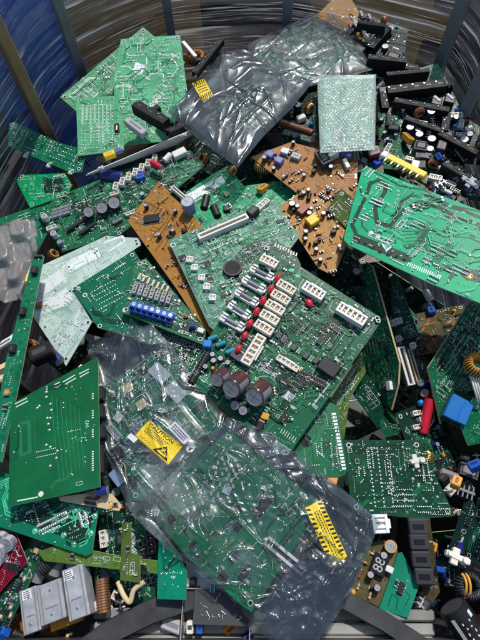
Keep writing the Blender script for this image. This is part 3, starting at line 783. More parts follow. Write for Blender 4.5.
order = [(9, 0), (0, 1), (1, 2), (2, 3), (3, 4), (4, 5), (5, 6)]
for k, (i, j) in enumerate(order): wrap(pts[i][0], pts[j][0], min(pts[i][1], pts[j][1]), .1, wl[k], k*5.3)

# things that stand behind the wrap
def drum(px, py, dz, r, label):
    m = MB(); c = at(px, py, 0); c.z = 0; d = (c-Vector((0, .5, 0))).normalized(); c += d*dz
    root = bpy.data.objects.new('plastic_drum', None); C.objects.link(root); root.location = (c.x, c.y, -.8); tag(root, label, 'drum')
    m.rev([(r*.9, 0), (r, .03), (r, .30), (r*1.03, .33), (r, .36), (r, .62), (r*1.03, .65), (r, .68), (r*.97, .92), (r*.93, .95)], 'drum_blue', 48); m.build('drum_body', root)
    l = MB(); l.rev([(r*1.0, .93), (r*1.02, .95), (r*1.02, .99), (r*.93, 1.0), (r*.9, .975), (.001, .97)], 'drum_blue', 48); l.build('drum_lid', root)
    b = MB(); b.cyl((r*.5, 0, .97), (r*.5, 0, .99), .03, .028, 'black', 16); b.build('bung', root)
drum(22, 60, .36, .30, 'big blue plastic drum behind the wrap at the left')
def crate(px, py, dist, w, d, h, mat, name, label, cat, slats):
    c = at(px, py, 0); c.z = 0; dr = (c-Vector((0, .5, 0))); a = math.atan2(dr.y, dr.x); c += dr.normalized()*dist
    root = bpy.data.objects.new(name, None); C.objects.link(root); root.location = (c.x, c.y, -.8); root.rotation_euler = (0, 0, a-math.pi/2); tag(root, label, cat)
    m = MB(); m.box(0, 0, 0, w, d, h, mat, bev=.006); m.build('crate_body' if slats else 'carton_body', root)
    if slats:
        for k in range(4):
            m = MB(); m.box(0, -d/2-.012, .12+k*h/4.4, w*.98, .02, h/7, mat, bev=.004); m.build('slat', root)
    else:
        m = MB(); m.box(0, -d/2-.002, .02, .06, .003, h-.04, 'cardboard', bev=0); m.build('packing_tape', root)
        m = MB(); m.box(0, 0, h+.001, w, d*.49, .004, mat, bev=0); m.build('carton_flap', root)
crate(130, 20, .30, .46, .35, 1.02, 'cardboard', 'cardboard_box', 'tall brown cardboard box behind the wrap above the pale green boards', 'box', False)
crate(235, 5, .34, .42, .35, 1.05, 'crate_dark', 'storage_crate', 'dark slatted crate behind the wrap at the top centre', 'crate', True)
crate(370, 10, .30, .60, .35, 1.0, 'cardboard', 'cardboard_box', 'wide brown cardboard box behind the wrap at the upper right', 'box', False)
crate(500, 60, .30, .60, .35, .95, 'crate_dark', 'storage_crate', 'dark slatted crate behind the wrap in the right corner', 'crate', True)

crate(-40, 205, .13, .52, .16, .98, 'crate_dark', 'storage_crate', 'dark slatted crate beside the blue drum, behind the wrap at the left edge', 'crate', True)

# ================================================================ buried filler boards
FR = random.Random(11)
fmasks = ['mask_dark', 'mask_dark', 'mask_deep', 'mask_deep', 'mask_deep', 'mask_brown']  # dark masks only: the shade of the gaps is put into the board colour
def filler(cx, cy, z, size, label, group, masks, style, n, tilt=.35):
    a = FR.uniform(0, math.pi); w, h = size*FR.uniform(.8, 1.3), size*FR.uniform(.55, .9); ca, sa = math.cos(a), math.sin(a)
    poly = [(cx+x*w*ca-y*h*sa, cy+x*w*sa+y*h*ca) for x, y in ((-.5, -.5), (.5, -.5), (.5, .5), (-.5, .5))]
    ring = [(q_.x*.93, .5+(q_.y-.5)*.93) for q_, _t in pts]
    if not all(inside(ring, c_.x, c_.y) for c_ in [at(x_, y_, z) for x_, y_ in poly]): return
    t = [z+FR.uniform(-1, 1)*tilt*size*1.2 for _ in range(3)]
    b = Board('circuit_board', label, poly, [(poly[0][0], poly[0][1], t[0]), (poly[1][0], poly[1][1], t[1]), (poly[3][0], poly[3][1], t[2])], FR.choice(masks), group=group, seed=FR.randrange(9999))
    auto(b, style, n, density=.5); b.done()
GRP = 'boards buried in the gaps of the heap'
for cy in range(70, 640, 52):
    for cx in range(-10, 500, 56):
        x, y = cx+FR.uniform(-18, 18), cy+FR.uniform(-16, 16)
        if y < 150 and (x < 70 or y < 95): continue
        pit = x > 335 and 265 < y < 600
        if pit: filler(x, y, -330+FR.uniform(-60, 20), 80, 'dark circuit board deep in the black gap at the right of the heap', 'boards deep in the pit', ['mask_deep', 'mask_dark'], FR.choice(['smd', 'solder', 'mix']), 8)  # darkest masks here, deepening the pit's shade by colour
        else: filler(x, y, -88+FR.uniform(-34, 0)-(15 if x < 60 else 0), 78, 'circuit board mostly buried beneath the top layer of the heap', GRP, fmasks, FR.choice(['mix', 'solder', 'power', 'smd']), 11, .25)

def B(label, poly, plane, mask='mask_green', style='smd', n=12, mount=True, density=1, done=True, **kw):
    b = Board(kw.pop('name', 'circuit_board'), label, poly, plane, mask, **kw)
    b._a = (style, n, mount, density)
    if done is True: auto(b, *b._a); b.done()
    return b
def fin(b): auto(b, *b._a); b.done(); return b

# ================================================================ top left: pale green trace boards
b = B('pale green board leaning on the wrap at the upper left, its left corner sticking out', [(60, 97), (143, 27), (185, 62), (150, 130), (98, 130)], [(60, 97, 25), (143, 27, 60), (98, 130, -5)], 'mask_light', 'solder', done=False, axis=(0, 1), seed=5)
for k in range(5): b.track([(74+k*3, 96-k*2.5), (84+k*3, 104-k*2.5), (92+k*2.5, 99-k*2)], 1.1, 'solder')
b.routes(9, 'trace_silver', w=(.6, 1.1)); fin(b)
b = B('pale green square board in front of the leaning one, silver traces all over', [(121, 39), (180, 35), (187, 90), (168, 141), (118, 146), (113, 80)], [(121, 39, 62), (180, 35, 66), (118, 146, 2)], 'mask_light', 'solder', done=False, seed=6, axis=(0, 1), density=1.2)
b.routes(12, 'trace_silver', w=(.6, 1.2)); b.track([(163, 55), (172, 55), (178, 68), (170, 80)], 1.2, 'silk'); b.track([(148, 78), (158, 70), (158, 62)], 1.2, 'silk')
b.patch([(136, 62), (146, 66), (142, 74), (133, 70)], 'trace_silver'); fin(b)
b = B('pale green board with columns of solder pads at the lower left of the pale group', [(76, 98), (114, 96), (122, 108), (124, 150), (78, 156)], [(76, 98, 38), (114, 96, 40), (78, 156, 12)], 'mask_light', 'solder', done=False, seed=9, axis=(0, 1), density=.4)
for i in range(9):
    for j in range(13):
        if b.r.random() < .8: b.pad((81+i*3.9, 106+j*3.5), .8)
for i in range(8): b.track([(83+i*4, 104), (83+i*4, 104+b.r.uniform(15, 40))], .8, 'trace_silver')
b.patch([(114, 124), (119, 123), (120, 134), (115, 135)], 'hole'); b.one('lcan', (117, 129), 7, 3, 3, 90, 'copper', name='small_coil'); fin(b)

b = B('dark green comb-shaped strip board with white clips on its lower edge, left wall', [(9, 123), (14, 122), (60, 143), (86, 150), (82, 172), (72, 173), (8, 146)], [(9, 123, 22), (86, 150, 12), (8, 146, 6)], 'mask_green', 'solder', done=False, seed=3, axis=(0, 3), density=.5)
for j in range(4):
    for i in range(24):
        if b.r.random() < .75: b.pad((13+i*2.9+j*.8, 127+i*1.15+j*5.2), .75)
for p in ((26, 155), (49, 165), (71, 172)): b.one('plug', p, 9, 6, 4, 60, 'white', name='plastic_clip', z=-.003)
fin(b)
b = B('small round-cornered green board with solder blobs, below the comb-shaped strip', [(15, 178), (22, 175), (65, 173), (72, 185), (67, 195), (30, 208)], [(15, 178, -10), (65, 173, 0), (30, 208, -18)], 'mask_light', 'solder', done=False, seed=4, axis=(0, 2)); b.mask = 'mask_bright'; b.patch([(44, 178), (62, 178), (66, 186), (60, 193), (46, 195), (42, 186)], 'trace_dark'); fin(b)

# ================================================================ left: populated control board with brown capacitors
b = B('long populated green board with three brown capacitors and a row of white relays, upper left', [(38, 214), (58, 196), (150, 160), (190, 150), (205, 165), (120, 235), (62, 252)], [(38, 214, -12), (190, 150, 5), (62, 252, -22)], 'mask_green', 'mix', 26, done=False, axis=(1, 3), seed=8)
for p, d in (((90, 213), 13), ((103, 209), 14), ((115, 204), 15)): b.one('can', p, d, d, 13, 0, 'maroon', tilt=('X', .5))
for k in range(7): b.one('con', (117+k*6.4, 189-k*4.6), 11, 6, 7, 62, 'white')
b.one('lcan', (168, 160), 12, 8, 8, 30, 'white', name='white_relay'); b.one('oval', (158, 166), 6, 5, 6, 0, 'red'); b.one('box', (180, 156), 18, 10, 8, 8, 'white')
for p in ((47, 220), (56, 237)): b.one('can', p, 7, 7, 9, 0, 'label_white')
for k in range(3): b.one('slot', (60-k*1+3, 209+k*3.6), 24, 2.4, 4, -3, 'pale_grey', name='board_connector')
b.bar('bar', (68, 232), (88, 219), 5, 5, 'black'); b.bar('bar', (80, 236), (97, 224), 5, 5, 'black'); b.one('box', (118, 222), 12, 4, 4, 10, 'grey'); b.one('can', (62, 245), 6, 6, 8, 0, 'steel_blue')
fin(b)
b = B('slim pale-edged board lying across the top left heap with a yellow part behind it', [(86, 176), (88, 174), (190, 131), (192, 135), (176, 145), (130, 162)], [(86, 176, 18), (190, 131, 34), (130, 162, 6)], 'mask_white', 'solder', done=False, edge='edge_pale', density=.3, mount=False, axis=(0, 2))
b.one('plug', (183, 134), 8, 5, 4, 20); b.one('plug', (100, 167), 8, 5, 4, 20); fin(b)
b = B('flat green board edge under the clear tray at the left wall', [(0, 218), (62, 197), (60, 212), (30, 262), (-12, 268), (-14, 222)], [(0, 218, -26), (62, 197, -14), (30, 262, -34)], 'mask_green', 'solder', done=False, edge='edge_pale', density=.5, axis=(0, 1))
for p in ((10, 228), (9, 239), (3, 249)): b.pad(p, 1.8, 'ring_white', 0)
fin(b)

# ================================================================ mint boards
b = B('pale mint board with silver rectangles reaching up to the brown board', [(36, 268), (106, 236), (139, 238), (141, 245), (76, 288), (62, 300), (30, 290)], [(36, 268, -14), (106, 236, -4), (76, 288, -12)], 'mask_mint', 'solder', done=False, density=.35, axis=(0, 1), edge='edge_pale', seed=2)
b.patch([(65, 262), (98, 247), (101, 256), (70, 272)], 'trace_silver'); b.track([(64, 261), (99, 245), (103, 257), (69, 274), (64, 261)], .5, 'trace_mintline')
b.track([(104, 243), (122, 236), (126, 240), (108, 252)], 2.2, 'trace_silver')
for p in ((57, 273), (59, 276), (69, 267), (71, 270), (95, 253), (97, 251)): b.pad(p, 1.2, 'hole', 0)
fin(b)
b = B('large pale mint board standing on its corner, round-cornered silver patches in the middle', [(11, 288), (40, 270), (75, 290), (92, 322), (66, 366), (33, 316)], [(11, 288, -20), (75, 290, -2), (66, 366, -14)], 'mask_mint', 'solder', done=False, density=.6, axis=(1, 2), edge='edge_pale', seed=12)
for k in range(6): b.track([(44+k*1.2, 305+k*1.7), (52+k*1.6, 309+k*1.3), (58+k*1.4, 303+k*1.2), (68+k, 307+k), (64+k*.5, 319+k*1.3)], .5, 'trace_mintline')
b.patch([(43, 303), (66, 288), (72, 297), (66, 305), (46, 313)], 'trace_silver'); b.track([(41, 301), (68, 284), (77, 298), (68, 307), (46, 315), (41, 301)], .5, 'trace_mintline')
b.patch([(41, 281), (60, 270), (64, 280), (42, 298)], 'trace_silver')
for p in ((46, 306), (70, 291), (36, 300), (45, 327)): b.pad(p, 1.1, 'hole', 0)
fin(b)

# ================================================================ dark green middle left boards
b = B('dark green board with round ringed holes beside the mint boards', [(73, 288), (134, 250), (165, 300), (160, 345), (98, 328)], [(73, 288, 4), (134, 250, 10), (98, 328, 4)], 'mask_plain', 'solder', done=False, axis=(0, 1), seed=21, density=.5)
for j in range(5):
    for i in range(9): b.pad((92+i*2.6+j*2.3, 292-i*1.4+j*4.1), .8)
for p in ((85, 295), (125, 310)): b.pad(p, 2.6, 'ring_white', 0); b.pad(p, 1.4, 'hole', 0)
fin(b)
b = B('triangular looking green board carrying the blue screw terminal block', [(137, 262), (146, 258), (206, 330), (204, 345), (121, 312)], [(137, 262, 26), (206, 330, 16), (121, 312, 22)], 'mask_green', 'smd', 10, done=False, axis=(4, 3), seed=22)
b.bar('term', (132, 308), (174, 321), 11, 9, 'blue')
for k in range(7): b.bar('con', (134+k*5.6, 295+k*1.7), (138+k*5.6, 284+k*1.7), 4, 5, 'pale_grey', name='small_relay')
for k in range(7): b.bar('smd', (138+k*4.6, 280+k*2.2), (141+k*4.6, 274+k*2.2), 2.4, 2, 'cream')
for p in ((125, 310), (186, 329)): b.pad(p, 2.6, 'ring_white', 0); b.pad(p, 1.4, 'hole', 0)
b.one('lcan', (193, 328), 6, 6, 6, 200, 'navy', name='jack'); b.one('oval', (186, 317), 5, 5, 3, 0, 'rust'); b.one('box', (201, 332), 7, 5, 5, 0, 'white'); fin(b)
b = B('green board covered in tiny solder dots between the terminal board and the centre board', [(128, 312), (206, 340), (196, 378), (232, 425), (200, 420), (166, 372)], [(128, 312, -2), (206, 340, 2), (200, 420, -10)], 'mask_green', 'solder', done=False, axis=(0, 1), seed=23, density=1.6, mount=False); fin(b)

# ================================================================ orange-brown board and its neighbours
b = B('bright green board with a silver stripe behind the brown board', [(178, 196), (228, 165), (244, 186), (300, 178), (302, 232), (240, 250), (200, 225)], [(178, 196, -28), (228, 165, -18), (240, 250, -36)], 'mask_bright', 'smd', 8, done=False, seed=31)
b.patch([(184, 196), (221, 175), (226, 182), (190, 206)], 'trace_silver'); b.pad((222, 172), 2, 'trace_dark', 0); b.track([(226, 200), (232, 186), (246, 178)], 1, 'trace_pale'); fin(b)
b = B('orange-brown board with a black chip and blue capacitor, tapering down to the centre board', [(128, 221), (159, 181), (236, 262), (214, 336), (209, 334)], [(128, 221, 4), (159, 181, 10), (209, 334, 8)], 'mask_orange', 'orange', 24, done=False, mount=False, edge='edge_tan', seed=32, axis=(0, 1))
b.bar('qfp', (142, 221), (162, 218), 14, 3, 'black', name='integrated_circuit'); b.one('can', (190, 211), 15, 15, 17, 0, 'steel_blue'); b.bar('slot', (173, 190), (192, 206), 5, 7, 'white')
b.one('lcan', (206, 205), 18, 9, 9, 20, 'black', name='black_coil_can'); b.one('lcan', (216, 214), 16, 9, 9, 50, 'black', name='black_coil_can'); b.one('box', (227, 211), 8, 8, 6, 30, 'black'); b.one('con', (229, 209), 8, 6, 6, 60, 'white'); b.one('hdr', (163, 200), 14, 5, 5, -15, 'gold')
for q in ((168, 212), (173, 218), (178, 224), (186, 226)): b.one('res', q, 9, 2.5, 3, 48, 'rust')
b.track([(133, 222), (150, 250), (170, 272), (178, 268)], .6, 'trace_brown'); b.track([(176, 210), (166, 232), (186, 256)], .6, 'trace_brown'); b.track([(160, 262), (196, 318)], 1.0, 'trace_brown')
for q in ((148, 246), (163, 249), (172, 258), (176, 266), (182, 272), (186, 284)): b.pad(q, 1.6, 'black', 1)
fin(b)
b = B('grey-green board with a long white slot connector across its upper edge', [(168, 240), (205, 226), (274, 200), (300, 236), (252, 300), (215, 331), (209, 326)], [(168, 240, 20), (274, 200, 26), (212, 328, 22)], 'mask_sage', 'smd', 34, done=False, axis=(0, 2), seed=33, mount=False, density=1.3)
b.bar('slot', (199, 241), (248, 220), 8, 8, 'ivory'); b.one('box', (253, 215), 13, 10, 9, 24, 'black'); b.one('con', (262, 207), 20, 7, 5, 24, 'white')
for p in ((190, 261), (195, 269), (202, 279), (207, 288), (213, 299)): b.one('con', p, 7, 7, 4, -28, 'white', name='small_socket')
b.pad((173, 245), 3.2, 'ring_white', 0); b.pad((173, 245), 1.8, 'hole', 0)
for k in range(8): b.one('smd', (206+k*4.2, 253-k*1.8), 3, 2, 1.2, 25, 'cream')
fin(b)
def arc(cx, cy, r, a0, a1, n=12): return [(cx+r*math.cos(R(a0+(a1-a0)*i/n)), cy-r*math.sin(R(a0+(a1-a0)*i/n))) for i in range(n+1)]
b = B('round-ended dark green board tucked behind the top corner of the centre board', arc(266, 277, 37, 190, 20, 14)+[(300, 300), (236, 320)], [(230, 270, 24), (300, 265, 28), (250, 318, 20)], 'mask_dark', 'solder', done=False, axis=(0, 14), seed=34, mount=False)
for a in range(20, 180, 11): b.pad((266+33*math.cos(R(a)), 277-33*math.sin(R(a))), 1.1)
for k in range(9): b.bar('smd', (275+k*2.6, 247+k*1.2), (276+k*2.6, 244+k*1.2), 1.2, 1, 'white')
fin(b)
m = MB(); m.cyl((0, 0, 0), (0, 0, .02), .016, .016, 'black', 24); m.cyl((0, 0, .02), (0, 0, .0202), .013, .013, 'black_matte', 24); o = m.build('buzzer'); o.location = at(233, 274, 12); tag(o, 'round black buzzer disc half hidden at the left of the round-ended board', 'buzzer')

# ================================================================ tan phenolic boards
b = B('tan board with blue and white blocks and a black transformer, upper centre right', [(251, 157), (291, 142), (358, 160), (356, 214), (330, 226), (302, 197)], [(251, 157, 4), (291, 142, 14), (330, 226, -4)], 'mask_tan', 'orange', 48, done=False, edge='edge_tan', axis=(0, 5), seed=41, mount=False)
for p in ((270, 157), (279, 163)): b.one('box', p, 10, 9, 7, 10, 'violet')
b.one('box', (285, 153), 10, 8, 5, 18, 'white'); b.one('box', (296, 158), 12, 8, 5, 18, 'pale_grey'); b.one('xfmr', (323, 162), 22, 13, 12, -18, 'black'); b.one('box', (333, 159), 5, 14, 11, -18, 'white'); b.one('box', (346, 157), 13, 7, 8, 10, 'violet'); b.one('box', (346, 166), 14, 5, 6, -25, 'white')
fin(b)
b = B('tan board with a yellow block and a dark red block, below the other tan board', [(278, 207), (302, 191), (318, 196), (350, 236), (334, 276), (318, 268)], [(278, 207, -2), (302, 191, 4), (334, 276, -10)], 'mask_tan', 'orange', 46, done=False, edge='edge_tan', axis=(0, 2), seed=42, mount=False)
b.one('box', (303, 212), 14, 9, 7, 30, 'rust'); b.one('plain', (312, 223), 13, 12, 8, 20, 'yellow', name='yellow_capacitor'); b.one('can', (292, 207), 8, 8, 8, 0, 'black'); b.one('lcan', (309, 198), 9, 5, 5, 60, 'black'); fin(b)
b = B('small olive board standing on its corner between the tan boards and the bright green board', [(341, 188), (356, 201), (347, 229), (327, 209)], [(341, 188, 26), (356, 201, 22), (327, 209, 10)], 'mask_olive', 'solder', axis=(0, 1), seed=43)

# ================================================================ top right: power supplies and heatsinks
b = B('black power supply board with a copper coil at the top right, nearest the wrap', [(345, 22), (356, 10), (408, 30), (404, 62), (350, 60)], [(345, 22, 24), (408, 30, 34), (350, 60, 10)], 'mask_deep', 'power', 12, done=False, mount=False, seed=51)
b.one('bracket', (378, 44), 44, 12, 12, 0, 'black_matte'); b.one('tor', (383, 26), 13, 8, 13, 30, 'copper'); b.one('box', (390, 33), 9, 8, 9, 20, 'white'); b.one('oval', (397, 27), 6, 4, 6, 0, 'sky_blue')
for p in ((362, 20), (370, 23)): b.one('box', p, 16, 7, 8, 50, 'black'); b.one('plain', (p[0]-1, p[1]-1), 12, 3, 9, 50, 'pale_grey', name='aluminium_clip')
for k in range(3): b.one('to220', (374+k*7, 51), 6, 5, 3, 90)
fin(b)
b = B('open frame supply board with a stepped black heatsink below the copper coil', [(364, 52), (404, 54), (412, 76), (420, 88), (374, 90)], [(364, 52, 14), (404, 54, 18), (374, 90, 0)], 'mask_deep', 'power', 14, done=False, mount=False, seed=52)
b.one('xfmr', (392, 62), 22, 14, 12, -20, 'black'); b.one('bracket', (396, 75), 52, 7, 14, 3, 'black_matte'); b.one('can', (398, 84), 8, 8, 9, 0, 'green'); b.one('oval', (381, 90), 6, 5, 6, 0, 'blue'); fin(b)
b = B('light green board corner behind the large black heatsink at the right', [(420, 68), (438, 63), (459, 105), (440, 118), (422, 100)], [(420, 68, 6), (438, 63, 10), (459, 105, -8)], 'mask_light', 'solder', axis=(0, 1), seed=53)
b = B('power board carrying the long black slotted heatsink and two silver clips', [(374, 92), (448, 86), (462, 120), (432, 128), (384, 122)], [(374, 92, 12), (448, 86, 22), (384, 122, 2)], 'mask_deep', 'power', 14, done=False, mount=False, seed=54, edge='edge_pale')
b.one('bracket', (414, 95), 74, 12, 15, 3, 'black_matte'); 
for p in ((435, 106), (448, 104)): b.one('box', p, 13, 12, 9, -20, 'black'); b.one('plain', (p[0], p[1]-2), 4, 11, 10, 35, 'pale_grey', name='aluminium_clip')
b.one('tor', (418, 116), 14, 8, 13, 20, 'copper'); b.one('box', (401, 111), 9, 6, 7, -30, 'white'); b.one('oval', (456, 112), 6, 5, 6, 0, 'blue'); fin(b)
b = B('green board standing on edge beside the bubble wrapped board', [(378, 112), (398, 116), (404, 170), (380, 168)], [(378, 112, 12), (398, 116, 20), (380, 168, -6)], 'mask_green', 'mix', 8, done=False, seed=55, mount=False)
b.one('con', (388, 151), 14, 6, 6, 90, 'white'); b.one('box', (394, 132), 14, 8, 9, 5, 'black'); fin(b)
b = B('crowded grey-green power board right of the yellow connector', [(398, 118), (432, 124), (446, 150), (436, 190), (404, 170)], [(398, 118, 4), (432, 124, 10), (404, 170, -8)], 'mask_dark', 'power', 26, seed=56, mount=False)
b = B('dark board crowded with small coloured parts near the right edge', [(432, 118), (470, 120), (500, 140), (500, 168), (440, 160)], [(432, 118, 2), (500, 140, 14), (440, 160, -8)], 'mask_deep', 'power', 28, done=False, seed=57, mount=False)
b.one('box', (468, 131), 8, 7, 6, 30, 'white'); b.one('oval', (455, 129), 8, 5, 7, 0, 'sky_blue'); b.one('smd', (469, 131), 4, 3, 7, 30, 'lime'); b.one('oval', (466, 122), 5, 4, 4, 0, 'red'); fin(b)
b = B('thin pale-edged board slanting down to the right edge below the coloured parts', [(430, 152), (433, 150), (492, 186), (492, 204), (470, 200)], [(430, 152, 20), (492, 186, 26), (470, 200, 2)], 'mask_deep', 'mix', 22, done=False, seed=58, mount=False, edge='edge_pale')
b.one('plug', (469, 182), 20, 12, 6, 110, 'label_white', name='latch'); fin(b)
b = B('dark board with black relays between the yellow connector and the slanting board', [(404, 140), (432, 152), (470, 196), (452, 206), (400, 178)], [(404, 140, -6), (432, 152, 0), (400, 178, -16)], 'mask_deep', 'mix', 26, done=False, seed=59, mount=False)
b.one('box', (418, 160), 12, 9, 11, -60, 'dark_grey'); b.one('box', (421, 170), 12, 9, 11, -60, 'dark_grey'); b.one('oval', (430, 190), 5, 5, 6, 0, 'red'); b.one('lcan', (446, 193), 14, 5, 5, 0, 'label_white', name='white_spacer'); fin(b)
b = B('board with brass pillars and a brown relay between the bubble wrap and the yellow connector', [(352, 150), (380, 146), (384, 172), (352, 186)], [(352, 150, 0), (380, 146, 8), (352, 186, -10)], 'mask_brown', 'power', 5, done=False, seed=60, mount=False)
b.one('box', (373, 157), 16, 14, 12, 10, 'dark_red'); 
for p in ((360, 148), (366, 152)): b.one('lcan', p, 10, 3.5, 3.5, 90, 'gold', name='brass_pillar')
fin(b)
# heat sinks and coils lying loose in the upper right
b = B('dark supply board with a brass coil between the dark bag and the bubble wrap', [(282, 92), (318, 84), (320, 140), (290, 146), (272, 124)], [(282, 92, -12), (318, 84, -6), (290, 146, -20)], 'mask_deep', 'power', 5, done=False, seed=61, mount=False)
b.one('tor', (309, 112), 13, 9, 13, 40, 'gold'); b.one('lcan', (303, 96), 13, 8, 8, 45, 'black'); b.one('box', (301, 121), 12, 8, 8, 10, 'white'); b.one('oval', (311, 127), 8, 5, 7, 0, 'sky_blue'); fin(b)

def loose(name, label, cat, kind, p, q, w, h, c=None, z=0, tilt=None, zq=None, group=None, spin=0):
    """one loose component lying in the heap"""
    a, b = at(*p, z), at(*q, z if zq is None else zq); d = b-a; L = d.length
    ms = comp_mesh(kind, L, w*PX, h*PX, c)
    u = d.normalized(); up = Vector((0, 0, 1)); v = up.cross(u).normalized(); n = u.cross(v)
    M4 = Matrix(((u.x, v.x, n.x, (a.x+b.x)/2), (u.y, v.y, n.y, (a.y+b.y)/2), (u.z, v.z, n.z, (a.z+b.z)/2), (0, 0, 0, 1))) @ Matrix.Rotation(spin, 4, 'X')
    o = bpy.data.objects.new(name, ms[0][1]); C.objects.link(o); o.matrix_world = M4; tag(o, label, cat, group)
    for s_, me in ms[1:]: link(s_, me, o)
    return o
def multi(name, label, cat, p, q, z, zq, parts):
    """a loose thing of several parts; parts: (name, MB) in the thing's own frame, x from p to q"""
    a, b = at(*p, z), at(*q, zq); d = b-a; u = d.normalized(); v = Vector((0, 0, 1)).cross(u).normalized(); n = u.cross(v)
    root = bpy.data.objects.new(name, None); C.objects.link(root)
    root.matrix_world = Matrix(((u.x, v.x, n.x, (a.x+b.x)/2), (u.y, v.y, n.y, (a.y+b.y)/2), (u.z, v.z, n.z, (a.z+b.z)/2), (0, 0, 0, 1))); tag(root, label, cat)
    for nm, m in parts(d.length): m.build(nm, root)
    return root
CR = random.Random(77)
KK = [('resistor', 'res', 10, 3, 3, ['cream', 'steel_blue', 'rust'], 'small loose resistor lying in a gap of the heap'), ('capacitor', 'lcan', 10, 6, 6, ['black', 'navy', 'steel_blue', 'dark_grey'], 'small loose round capacitor lying in a gap of the heap'),
      ('connector', 'con', 12, 6, 6, ['white', 'ivory'], 'small loose white connector lying in a gap of the heap'), ('component_block', 'box', 11, 8, 8, ['black', 'dark_grey', 'blue', 'white', 'amber'], 'small loose plastic block lying in a gap of the heap'),
      ('coil', 'tor', 11, 8, 10, ['copper', 'gold'], 'small loose wound coil lying in a gap of the heap'), ('heatsink', 'sink', 15, 7, 8, ['black_matte', 'aluminium'], 'small loose finned heatsink lying in a gap of the heap'), ('chip', 'chip', 13, 7, 3, ['black'], 'small loose black chip lying in a gap of the heap')]
def scatter(n, x0, x1, y0, y1, z0, z1):
    for _ in range(n):
        nm, kd, l, w, h, cs, lab = CR.choice(KK); x, y, z, a = CR.uniform(x0, x1), CR.uniform(y0, y1), CR.uniform(z0, z1), CR.uniform(0, 6.28); l *= CR.uniform(.8, 1.2)
        loose(nm, lab, nm.replace('_', ' '), kd, (x-l/2*math.cos(a), y-l/2*math.sin(a)), (x+l/2*math.cos(a), y+l/2*math.sin(a)), w, h, CR.choice(cs), z, zq=z+CR.uniform(-6, 6), group='small loose parts in the gaps, '+nm.replace('_', ' '), spin=CR.uniform(-.8, .8))
KA = KK; KK = [KA[0], KA[1], KA[3], KA[5], KA[5], KA[6]]
scatter(30, 370, 480, 120, 210, -20, 10)
KK = KA
scatter(30, 420, 478, 430, 640, -90, -20)
scatter(22, 0, 190, 540, 640, -50, -16)
scatter(14, 350, 430, 600, 640, -70, -40)
scatter(24, 0, 130, 160, 400, -50, -24)
scatter(14, 180, 320, 100, 200, -40, -12)
scatter(6, 340, 420, 20, 120, -10, 14)
scatter(10, 360, 440, 290, 480, -110, -60)
scatter(12, 96, 190, 585, 640, -46, -24)
scatter(10, 186, 260, 596, 640, -40, -20)
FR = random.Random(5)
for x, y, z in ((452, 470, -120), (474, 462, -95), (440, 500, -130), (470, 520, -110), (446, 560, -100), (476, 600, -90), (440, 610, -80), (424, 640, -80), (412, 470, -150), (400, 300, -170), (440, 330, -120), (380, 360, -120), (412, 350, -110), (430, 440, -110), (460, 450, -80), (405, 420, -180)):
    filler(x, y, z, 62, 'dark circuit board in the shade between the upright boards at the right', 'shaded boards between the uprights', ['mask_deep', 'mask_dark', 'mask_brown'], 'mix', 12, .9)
for k, (p, q, w_, h_, z_) in enumerate((((366, 66), (404, 70), 9, 14, 22), ((384, 84), (426, 80), 7, 15, 16), ((392, 108), (446, 118), 9, 13, 10), ((402, 126), (440, 140), 8, 14, 6), ((436, 140), (474, 160), 9, 12, 8), ((356, 30), (384, 34), 8, 12, 40), ((440, 170), (478, 192), 8, 12, 4))):
    loose('black_heatsink', ['black heatsink bar just above the stepped heatsink, upper right', 'thin black heatsink bar below the copper coil board', 'black heatsink bar below the long slotted heatsink', 'black heatsink bar right of the bubble wrap, above the yellow connector', 'black heatsink bar under the small coloured parts at the right edge', 'short black heatsink next to the white lever at the top right', 'black heatsink bar just above the bright green board at the right edge'][k], 'heatsink', 'bracket', p, q, w_, h_, 'black_matte', z_)
# yellow connector with white end and black teeth
def yc(L):
    m = MB(); m.box(L*.06, 0, 0, L*.88, 9*PX, 8*PX, 'yellow'); w = MB(); w.box(-L*.44, 0, .0005, L*.14, 9.4*PX, 8.2*PX, 'label_white')
    t = MB()
    for i in range(13): t.box(-L*.42+i*L*.87/12, -6*PX, .004, 1.3*PX, 5*PX, 5*PX, 'steel' if i % 2 else 'black', bev=0)
    return [('connector_body', m), ('end_cap', w), ('contact_teeth', t)]
multi('edge_connector', 'long yellow connector with metal teeth and a white end, above the bright green board', 'connector', (381, 158), (424, 180), 56, 60, yc)
loose('plastic_standoff', 'white plastic lever standing upright at the top right, before the orange strip', 'standoff', 'plug', (350, 18), (368, 39), 7, 5, 'ivory', 40)
loose('copper_coil', 'small copper coil beside the pale green square board at the top', 'coil', 'tor', (192, 56), (201, 66), 8, 10, 'copper', 20)
loose('aluminium_clip', 'silver clip leaning on the pale green square board', 'clip', 'plain', (183, 43), (196, 58), 5, 3, 'label_white', 40)
loose('black_heatsink', 'ribbed black heatsink leaning left of the dark bag, upper left', 'heatsink', 'bracket', (137, 112), (168, 130), 12, 14, 'black_matte', 46)
loose('black_heatsink', 'long black bar heatsink along the upper edge of the dark bag', 'heatsink', 'bracket', (195, 78), (222, 44), 8, 8, 'black_matte', 30)
loose('grey_module', 'grey plastic module under the ribbed heatsink by the pale boards', 'module', 'box', (128, 124), (146, 138), 10, 9, 'pale_grey', 34)
loose('cylinder_capacitor', 'blue round capacitor below the slim pale-edged board', 'capacitor', 'lcan', (104, 180), (124, 182), 15, 15, 'navy', -14)
loose('yellow_block', 'yellow plastic block behind the slim pale-edged board', 'component block', 'box', (105, 160), (116, 156), 8, 8, 'yellow', 16)
loose('blue_block', 'dull blue block next to the yellow one behind the slim board', 'component block', 'box', (114, 155), (123, 152), 6, 7, 'steel_blue', 14)
